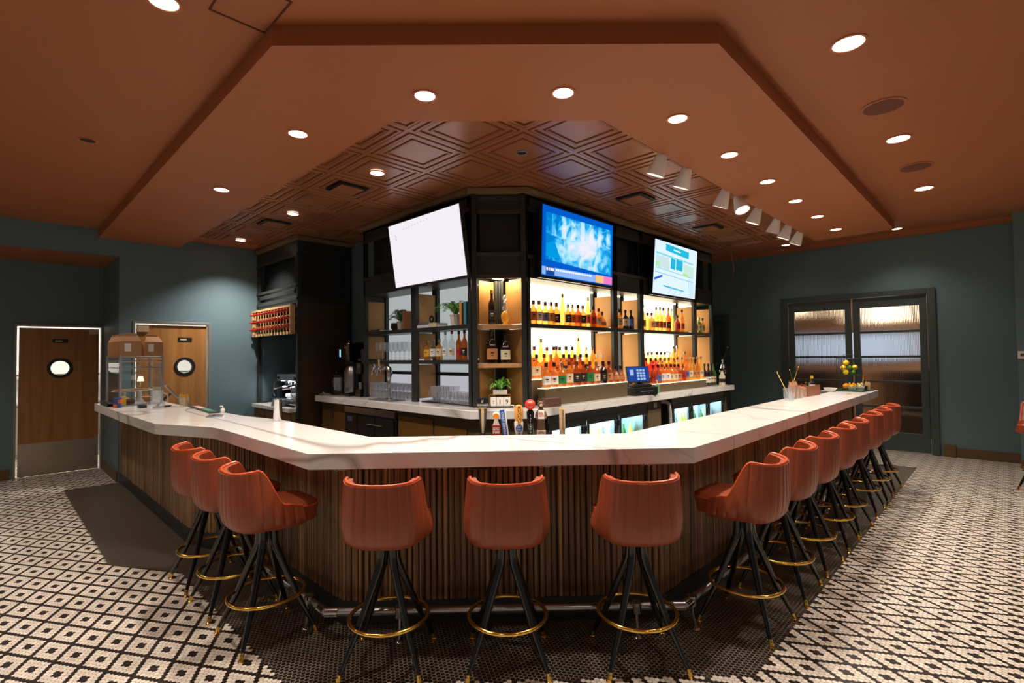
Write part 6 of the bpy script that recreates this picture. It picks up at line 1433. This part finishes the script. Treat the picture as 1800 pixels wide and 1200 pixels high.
# paper bags on the case
PB = None
for k, (dx, dy, sc_) in enumerate(((0.00, 0.84, 1.16), (0.02, 0.69, 1.18), (0.04, 0.54, 1.18), (0.06, 0.39, 1.2), (0.31, 0.52, 1.16))):
    lb = 'brown paper takeaway bag on the pastry case, %s' % ('farthest left', 'second from the left', 'third from the left', 'nearest of the left row', 'rightmost')[k]
    pos = (CX+0.09+dx*0.95, CY+dy*1.02-0.06, Z+0.5745)
    if PB is None:
        PB = t = thing('paper_bag', lb, 'bag', pos, R(-8), 'paper bags on the pastry case'); t.scale = (sc_,)*3
        MB().rings([[Vector((sx*(0.085)*a, sy*0.055*b, z)) for sx, sy in ((-1, -1), (1, -1), (1, 1), (-1, 1))] for a, b, z in ((0.95, 0.95, 0), (1.0, 1.0, 0.02), (1.02, 1.03, 0.10), (0.98, 0.95, 0.155), (0.72, 0.35, 0.205), (0.55, 0.12, 0.225))]).done('bag_body', M_KRAFT, t, ang=25)
        MB().box(-0.05, 0.05, -0.014, 0.006, 0.215, 0.232).done('rolled_top', M_KRAFT, t, bevel=0.003)
        MB().box(-0.05, 0.0, -0.0580, -0.0570, 0.05, 0.13).done('bag_label', M_PAPER, t)
    else: dup(PB, pos, R((-8, -7, -9, -7, 6)[k]), lb, None, sc_)
# glass pitcher of water
t = thing('glass_pitcher', 'clear crystal glass pitcher standing in front of the tablet', 'pitcher', (1.29, 6.62, Z))
MB().lathe([(0.045, 0), (0.072, 0.02), (0.078, 0.05), (0.058, 0.09), (0.056, 0.17), (0.062, 0.20), (0.058, 0.20), (0.052, 0.17), (0.054, 0.09), (0.070, 0.05), (0.05, 0.025), (0, 0.02)], 24, cap1=False).done('pitcher_body', M_GLASSW, t)
MB().tube([(0.06, 0, 0.17), (0.10, 0, 0.15), (0.10, 0, 0.08), (0.07, 0, 0.06)], 0.007, 8).done('handle', M_GLASSW, t)
# tablet on an arm
t = thing('tablet_stand', 'tilted tablet on a black arm behind the glass pitcher', 'tablet', (1.40, 6.86, Z), R(-20))
MB().box(-0.09, 0.07, -0.06, 0.06, 0, 0.012).done('stand_base', M_BLACK, t, bevel=0.003)
MB().tube([(-0.06, 0, 0.012), (-0.02, 0, 0.06), (0.07, 0, 0.145)], 0.013, 8).done('arm', M_BLACK, t)
Mt = Matrix.Translation((0.085, 0, 0.165)) @ Matrix.Rotation(R(-42), 4, 'Y')
tb = MB().box(-0.005, 0.005, -0.085, 0.085, -0.10, 0.10, M=Mt).done('tablet', M_ALU, t, bevel=0.002); MB().box(0.0052, 0.006, -0.078, 0.078, -0.092, 0.092, M=Mt).done('screen', M_BLKGL, tb)
t = thing('card_reader', 'small black payment terminal left of the glass pitcher', 'card reader', (1.215, 6.93, Z)); MB().box(-0.035, 0.035, -0.06, 0.06, 0, 0.035).done('reader_body', M_BLACK, t, bevel=0.006)
# straws in a cup
t = thing('straw_cup', 'clear cup full of amber straws beside the tablet', 'cup', (1.56, 6.68, Z))
MB().lathe([(0.040, 0), (0.043, 0.01), (0.050, 0.10), (0.047, 0.10), (0.040, 0.014), (0, 0.012)], 20, cap1=False).done('cup_body', M_GLASSW, t)
mb = MB(); r_ = random.Random(2)
for k in range(34):
    a = r_.uniform(0, 2*PI); q = r_.uniform(0, 0.033); p0 = (q*0.7*math.cos(a), q*0.7*math.sin(a), 0.014); mb.tube([p0, (q*1.5*math.cos(a), q*1.5*math.sin(a), 0.135+r_.uniform(-0.008, 0.008))], 0.0032, 5)
o = mb.done('straws', mat('straw_amber', rgb(206, 158, 66), 0.5), t); o['kind'] = 'stuff'
# long service mat on the inner edge
t = thing('service_mat', 'long black and green rubber service mat along the inner bar edge', 'mat', (1.605, 6.10, Z), R(-3.5))
MB().box(-0.052, 0.04, -0.50, 0.52, 0, 0.010).done('mat_base', M_BLACK, t, bevel=0.002)
MB().box(-0.030, 0.03, -0.34, -0.02, 0.0105, 0.0125).done('green_panel', mat('mat_green', rgb(34, 140, 96), 0.5), t); MB().box(-0.030, 0.03, 0.06, 0.40, 0.0105, 0.0125).done('pale_panel', mat('mat_pink', rgb(214, 170, 156), 0.5), t)
t = thing('soap_dispenser', 'white pump dispenser at the middle of the inner bar edge', 'dispenser', (1.72, 6.15, 0.93)); t.location = (1.665, 6.05, Z)
t.location = (1.64, 6.42, Z); MB().lathe([(0.020, 0), (0.022, 0.005), (0.022, 0.03), (0.010, 0.045)], 14).done('dispenser_body', M_WHITE, t); MB().tube([(0, 0, 0.045), (0, 0, 0.06), (-0.025, 0, 0.062)], 0.006, 8).done('pump', M_WHITE, t)
t.location = (1.69, 5.72, Z)
t.location = (1.715, 5.0, Z); t.location = (1.645, 5.62, Z); t['label'] = 'white pump dispenser standing at the near end of the service mat'
t = thing('drain_plate', 'flat steel plate with a round cap lying on the bar top', 'plate', (1.50, 5.34, Z), R(-20)); MB().box(-0.065, 0.065, -0.13, 0.13, 0, 0.004).done('plate', M_STEEL, t, bevel=0.001); MB().lathe([(0.026, 0.004), (0.024, 0.010)], 20).done('cap', M_CHROME, t)
t = thing('shaker_tin', 'shiny tall steel shaker tin standing on the left part of the bar', 'shaker', (1.735, 4.47, Z)); MB().lathe([(0.036, 0), (0.038, 0.004), (0.031, 0.175), (0.033, 0.180), (0.029, 0.178)], 28, M=Matrix.Identity(4)).done('tin_body', M_CHROME, t)

# ================================================================== ON THE BAR TOP, RIGHT
M_PICK = mat('wooden_picks', rgb(206, 148, 104), 0.55, noise=0.2, nscale=40)
def jar(name, label, x, y, h, r, n, m, seed, over=0.03, group=None, gl=True):
    t = thing(name, label, 'jar', (x, y, Z), 0, group)
    MB().lathe([(r*0.88, 0), (r*0.92, 0.006), (r, h), (r-0.003, h), (r*0.88, 0.01), (0, 0.009)], 18, cap1=False).done('glass_body', M_GLASSW, t)
    r_ = random.Random(seed); mb = MB()
    for k in range(n):
        a = r_.uniform(0, 2*PI); q = r*0.75*math.sqrt(r_.random()); mb.tube([(q*0.9*math.cos(a), q*0.9*math.sin(a), 0.011), (q*1.05*math.cos(a), q*1.05*math.sin(a), h+over+r_.uniform(-0.012, 0.008))], 0.0042, 5)
    o = mb.done('sticks', m, t); o['kind'] = 'stuff'
    return t
t = thing('mixing_glass', 'clear glass with a long bar spoon leaning out to the left', 'glass', (6.20, 1.77, Z)); MB().lathe([(0.034, 0), (0.036, 0.006), (0.045, 0.135), (0.042, 0.135), (0.034, 0.012), (0, 0.01)], 18, cap1=False).done('glass_body', M_GLASSW, t)
MB().tube([(0.02, -0.01, 0.014), (-0.04, 0.012, 0.137), (-0.13, 0.06, 0.31)], 0.0035, 6).ball((-0.133, 0.061, 0.317), 0.009, seg=8).done('bar_spoon', M_BRASS, t)
t = thing('shot_glass', 'small clear glass standing left of the stick jars', 'glass', (6.08, 1.70, Z)); MB().lathe([(0.028, 0), (0.036, 0.09), (0.034, 0.09), (0.026, 0.01), (0, 0.008)], 16, cap1=False).done('glass_body', M_GLASSW, t)
j1 = jar('stick_jar', 'tallest jar of wooden cocktail picks, two long spoons standing in it', 6.38, 1.76, 0.16, 0.052, 46, M_PICK, 4, 0.035)
MB().tube([(0.0, 0.0, 0.19), (-0.01, 0.03, 0.33)], 0.0035, 6).ball((-0.01, 0.031, 0.335), 0.009, seg=8).tube([(0.02, 0, 0.19), (0.07, -0.04, 0.36)], 0.0035, 6).ball((0.072, -0.041, 0.365), 0.009, seg=8).done('bar_spoon', M_BRASS, j1)
jar('stick_jar', 'middle jar of wooden cocktail picks beside the tallest jar', 6.55, 1.755, 0.12, 0.047, 36, M_PICK, 5, 0.02)
jar('stick_jar', 'right jar of wooden cocktail picks next to the bitters box', 6.69, 1.745, 0.10, 0.040, 26, M_PICK, 6, 0.02)
t = thing('spice_bottle', 'small blue and white bottle between the picks and the bitters box', 'bottle', (6.78, 1.80, Z)); MB().lathe([(0.022, 0), (0.024, 0.004), (0.024, 0.085), (0.014, 0.10)], 14).done('bottle_body', mat('slate_blue', rgb(70, 90, 120), 0.4), t); MB().lathe([(0.016, 0.10), (0.016, 0.12)], 12).done('bottle_cap', M_WHITE, t)
bb = thing('bitters_box', 'brown wooden box holding small bitters bottles on the right bar', 'box', (7.02, 1.77, Z), R(-6))
M_BX = wood_mat('box_wood', rgb(128, 74, 42), rgb(156, 94, 56), stretch=(6, 6, 6))
mb = MB(); mb.box(-0.19, 0.19, -0.07, -0.062, 0, 0.125); mb.box(-0.19, 0.19, 0.062, 0.07, 0, 0.125); mb.box(-0.19, -0.182, -0.062, 0.062, 0, 0.125); mb.box(0.182, 0.19, -0.062, 0.062, 0, 0.125); mb.box(-0.182, 0.182, -0.062, 0.062, 0, 0.008); mb.done('box_body', M_BX, bb)
lab_ = MB().box(-0.1915, -0.1905, -0.025, 0.025, 0.035, 0.085).done('box_label', M_PAPER, bb); marks(lab_, LB['black'], frame3((-0.1918, 0, 0.06), (0, -1, 0), (0, 0, 1), (-1, 0, 0)), (0.018,), 0.022)
for k, (x, y, hh, cap_, lab, lb) in enumerate(((-0.14, 0.02, 0.9, 'red', 'white', 'small bitters bottle with a dark red cap, leftmost in the box'), (-0.08, -0.02, 1.0, 'black', 'cream', 'small bitters bottle with a black cap, second in the box'), (-0.01, 0.02, 1.0, 'gold', 'orange', 'small bitters bottle with an orange label in the box'), (0.12, 0.0, 1.45, 'gold', 'white', 'tall bitters bottle with an oversized white label and yellow cap in the box'))):
    p = Matrix.Rotation(R(-6), 3, 'Z') @ Vector((x, y, 0))
    bt = bottle('round', DK, lab, cap_, lb, 7.02+p.x, 1.77+p.y, Z+0.009, 'bitters bottles in the box', 0.62*hh, R(-60), 'bitters_bottle')
    if k == 3:
        for ch in bt.children:
            if ch.name.startswith('bottle_cap'): ch.data = ch.data.copy(); ch.data.materials[0] = mat('cap_yellow', rgb(232, 190, 20), 0.4)
t = thing('black_tray_mat', 'thin dark mat lying behind the bitters box', 'mat', (7.55, 1.78, Z)); MB().box(-0.22, 0.22, -0.06, 0.05, 0, 0.006).done('mat_body', M_BLACK, t)
t = thing('white_bowl', 'stack of white shallow bowls left of the fruit garnishes', 'bowl', (7.87, 1.72, Z)); MB().lathe([(0.05, 0), (0.085, 0.05), (0.082, 0.05), (0.05, 0.008), (0, 0.006)], 22, cap1=False).done('bowl_body', M_CHINA, t)
GM = thing('garnish_mat', 'green and black bar mat under the garnishes at the far end', 'mat', (8.21, 1.53, Z), R(-6))
MB().box(-0.25, 0.235, -0.19, 0.19, 0, 0.011).done('mat_base', M_BLACK, GM, bevel=0.002); gp = MB().box(-0.215, 0.215, -0.145, 0.145, 0.0112, 0.013).done('green_panel', mat('mat_green_dark', rgb(20, 110, 70), 0.5), GM)
marks(gp, mat('mat_letters', rgb(150, 226, 190), 0.5), frame3((0, -0.12, 0.0135), (1, 0, 0), (0, 1, 0), (0, 0, 1)), (0.03,), 0.30)
Z2 = Z+0.0135
bw = []
for k, (x, y, lb) in enumerate(((8.02, 1.50, 'glass bowl of yellow garnish at the left of the mat'), (8.12, 1.425, 'glass bowl of pale peeled garnish in the middle of the mat'))):
    t = thing('garnish_bowl', lb, 'bowl', (x, y, Z2)); MB().lathe([(0.03, 0), (0.055, 0.06), (0.052, 0.06), (0.028, 0.008), (0, 0.006)], 18, cap1=False).done('bowl_body', M_GLASSW, t)
    mb = MB(); r_ = random.Random(k)
    for q in range(14):
        a = r_.uniform(0, 2*PI); rr_ = 0.028*math.sqrt(r_.random()); mb.ball((rr_*math.cos(a), rr_*math.sin(a), 0.045+r_.uniform(0, 0.05)), 0.014, seg=7, sz=0.7)
    o = mb.done('garnish', mat('garnish_%d' % k, (rgb(238, 196, 40), rgb(236, 222, 160))[k], 0.5), t); o['kind'] = 'stuff'
jar('stick_jar', 'low jar of pale picks right of the oranges', 8.33, 1.385, 0.07, 0.045, 30, mat('pale_picks', rgb(216, 178, 120), 0.6), 9, 0.035).location.z = Z2
t = thing('black_cup', 'small black cup below the right orange', 'cup', (8.225, 1.385, Z2)); MB().lathe([(0.02, 0), (0.026, 0.055), (0.024, 0.055), (0.018, 0.006), (0, 0.005)], 14, cap1=False).done('cup_body', M_BLACK, t)
tag(MB().tube([(0, 0, 0.008), (0.03, -0.01, 0.17)], 0.004, 6).lathe([(0.03, 0), (0.02, 0.006)], 12).ball((0.03, -0.01, 0.175), 0.009, seg=8).done('bar_spoon_stand', M_BRASS, loc=(8.39, 1.45, Z2)), 'brass stirrer standing upright at the right edge of the mat', 'stirrer')
# wire fruit stand
M_WIRE = mat('black_wire', rgb(34, 36, 34), 0.4)
fs = thing('wire_fruit_stand', 'tall black wire fruit stand holding lemons and limes at the far end', 'fruit stand', (8.19, 1.56, Z2), R(-45))
SW = 0.135
mb = MB()
for x in (-SW, SW):
    for y in (-0.055, 0.055): mb.tube([(x, y, 0), (x, y, 0.42), (x*0.92, y, 0.45)], 0.0042, 6)
for z in (0.004, 0.20, 0.29, 0.42): mb.tube([(-SW, -0.055, z), (SW, -0.055, z), (SW, 0.055, z), (-SW, 0.055, z)], 0.0038, 6, True)
mb.tube([(-SW*0.92, 0, 0.45), (-0.05, 0, 0.478), (0.05, 0, 0.478), (SW*0.92, 0, 0.45)], 0.0036, 6).tube([(-SW*0.92, -0.055, 0.45), (-SW*0.92, 0.055, 0.45)], 0.003, 6).tube([(SW*0.92, -0.055, 0.45), (SW*0.92, 0.055, 0.45)], 0.003, 6)
mb.done('frame', M_WIRE, fs)
mb = MB()
for k in range(11): x = -SW+2*SW*k/10; mb.tube([(x, 0.055, 0.20), (x, 0.055, 0.42)], 0.0018, 4); mb.tube([(x, -0.055, 0.20), (x, 0.055, 0.20)], 0.0018, 4)
for z in (0.245, 0.335, 0.375): mb.tube([(-SW, 0.055, z), (SW, 0.055, z)], 0.0016, 4)
mb.done('wire_mesh', M_WIRE, fs)
M_LEM = mat('lemon_skin', rgb(244, 206, 20), 0.4, bump=0.3, bscale=300); M_LIM = mat('lime_skin', rgb(78, 140, 30), 0.4, bump=0.2, bscale=300); M_ORA = mat('orange_skin', rgb(242, 148, 24), 0.45, bump=0.3, bscale=300)
def fruit(name, label, x, y, z, m, r, long, grp, rz):
    t = thing(name, label, 'fruit', (x, y, z), rz, grp)
    MB().lathe([(0.001, -r*long), (r*0.2, -r*long*0.95), (r*0.62, -r*0.78), (r*0.93, -r*0.36), (r, 0), (r*0.93, r*0.36), (r*0.62, r*0.78), (r*0.2, r*long*0.95), (0.001, r*long)], 16, M=Matrix.Translation((0, 0, r)) @ Matrix.Rotation(PI/2, 4, 'Y'), cap0=False, cap1=False).done('fruit_skin', m, t)
    MB().lathe([(0.004, 0), (0.002, 0.003)], 8, M=Matrix.Translation((r*long, 0, r)) @ Matrix.Rotation(PI/2, 4, 'Y')).done('stem_end', mat('stem_brown', rgb(96, 84, 40), 0.7), t)
    return t
GF = 'lemons and limes in the wire stand'
def inst(name, label, dx, dy, dz, m, r, long, rz):
    p = Matrix.Rotation(R(-45), 3, 'Z') @ Vector((dx, dy, 0)); fruit(name, label, 8.19+p.x, 1.56+p.y, Z2+dz, m, r, long, GF if dz > 0.1 else 'oranges under the stand', R(-45)+rz)
inst('lemon', 'lemon at the bottom of the pile in the wire stand', -0.045, 0.0, 0.204, M_LEM, 0.034, 1.25, 0.1)
inst('lime', 'dark lime at the bottom right of the wire stand', 0.055, 0.0, 0.204, M_LIM, 0.032, 1.15, 0.1)
inst('lemon', 'lemon at the left of the pile in the wire stand', -0.082, 0.0, 0.2655, M_LEM, 0.034, 1.2, 1.3)
inst('lime', 'bright lime in the centre of the pile in the wire stand', 0.0, 0.0, 0.268, M_LIM, 0.032, 1.1, 0.0)
inst('lemon', 'lemon at the right of the pile in the wire stand', 0.078, 0.0, 0.2685, M_LEM, 0.034, 1.15, 0.4)
inst('lemon', 'topmost lemon of the pile in the wire stand', -0.038, 0.0, 0.332, M_LEM, 0.035, 1.2, 0.1)
inst('orange', 'orange lying under the wire stand, left one', -0.05, 0.0, 0.009, M_ORA, 0.040, 1.0, 0)
inst('orange', 'orange lying under the wire stand, right one', 0.055, 0.0, 0.009, M_ORA, 0.040, 1.0, 0)
# thermostat on the pier
t = thing('thermostat', 'small white thermostat on the pier at the right edge', 'thermostat', (9.598, -0.135, 1.53)); MB().box(-0.022, 0.0, -0.045, 0.045, -0.05, 0.05).done('housing', M_WHITE, t, bevel=0.004); MB().box(-0.0235, -0.022, -0.02, 0.02, -0.02, 0.02).done('display', mat('lcd_grey', rgb(96, 100, 96), 0.4), t)
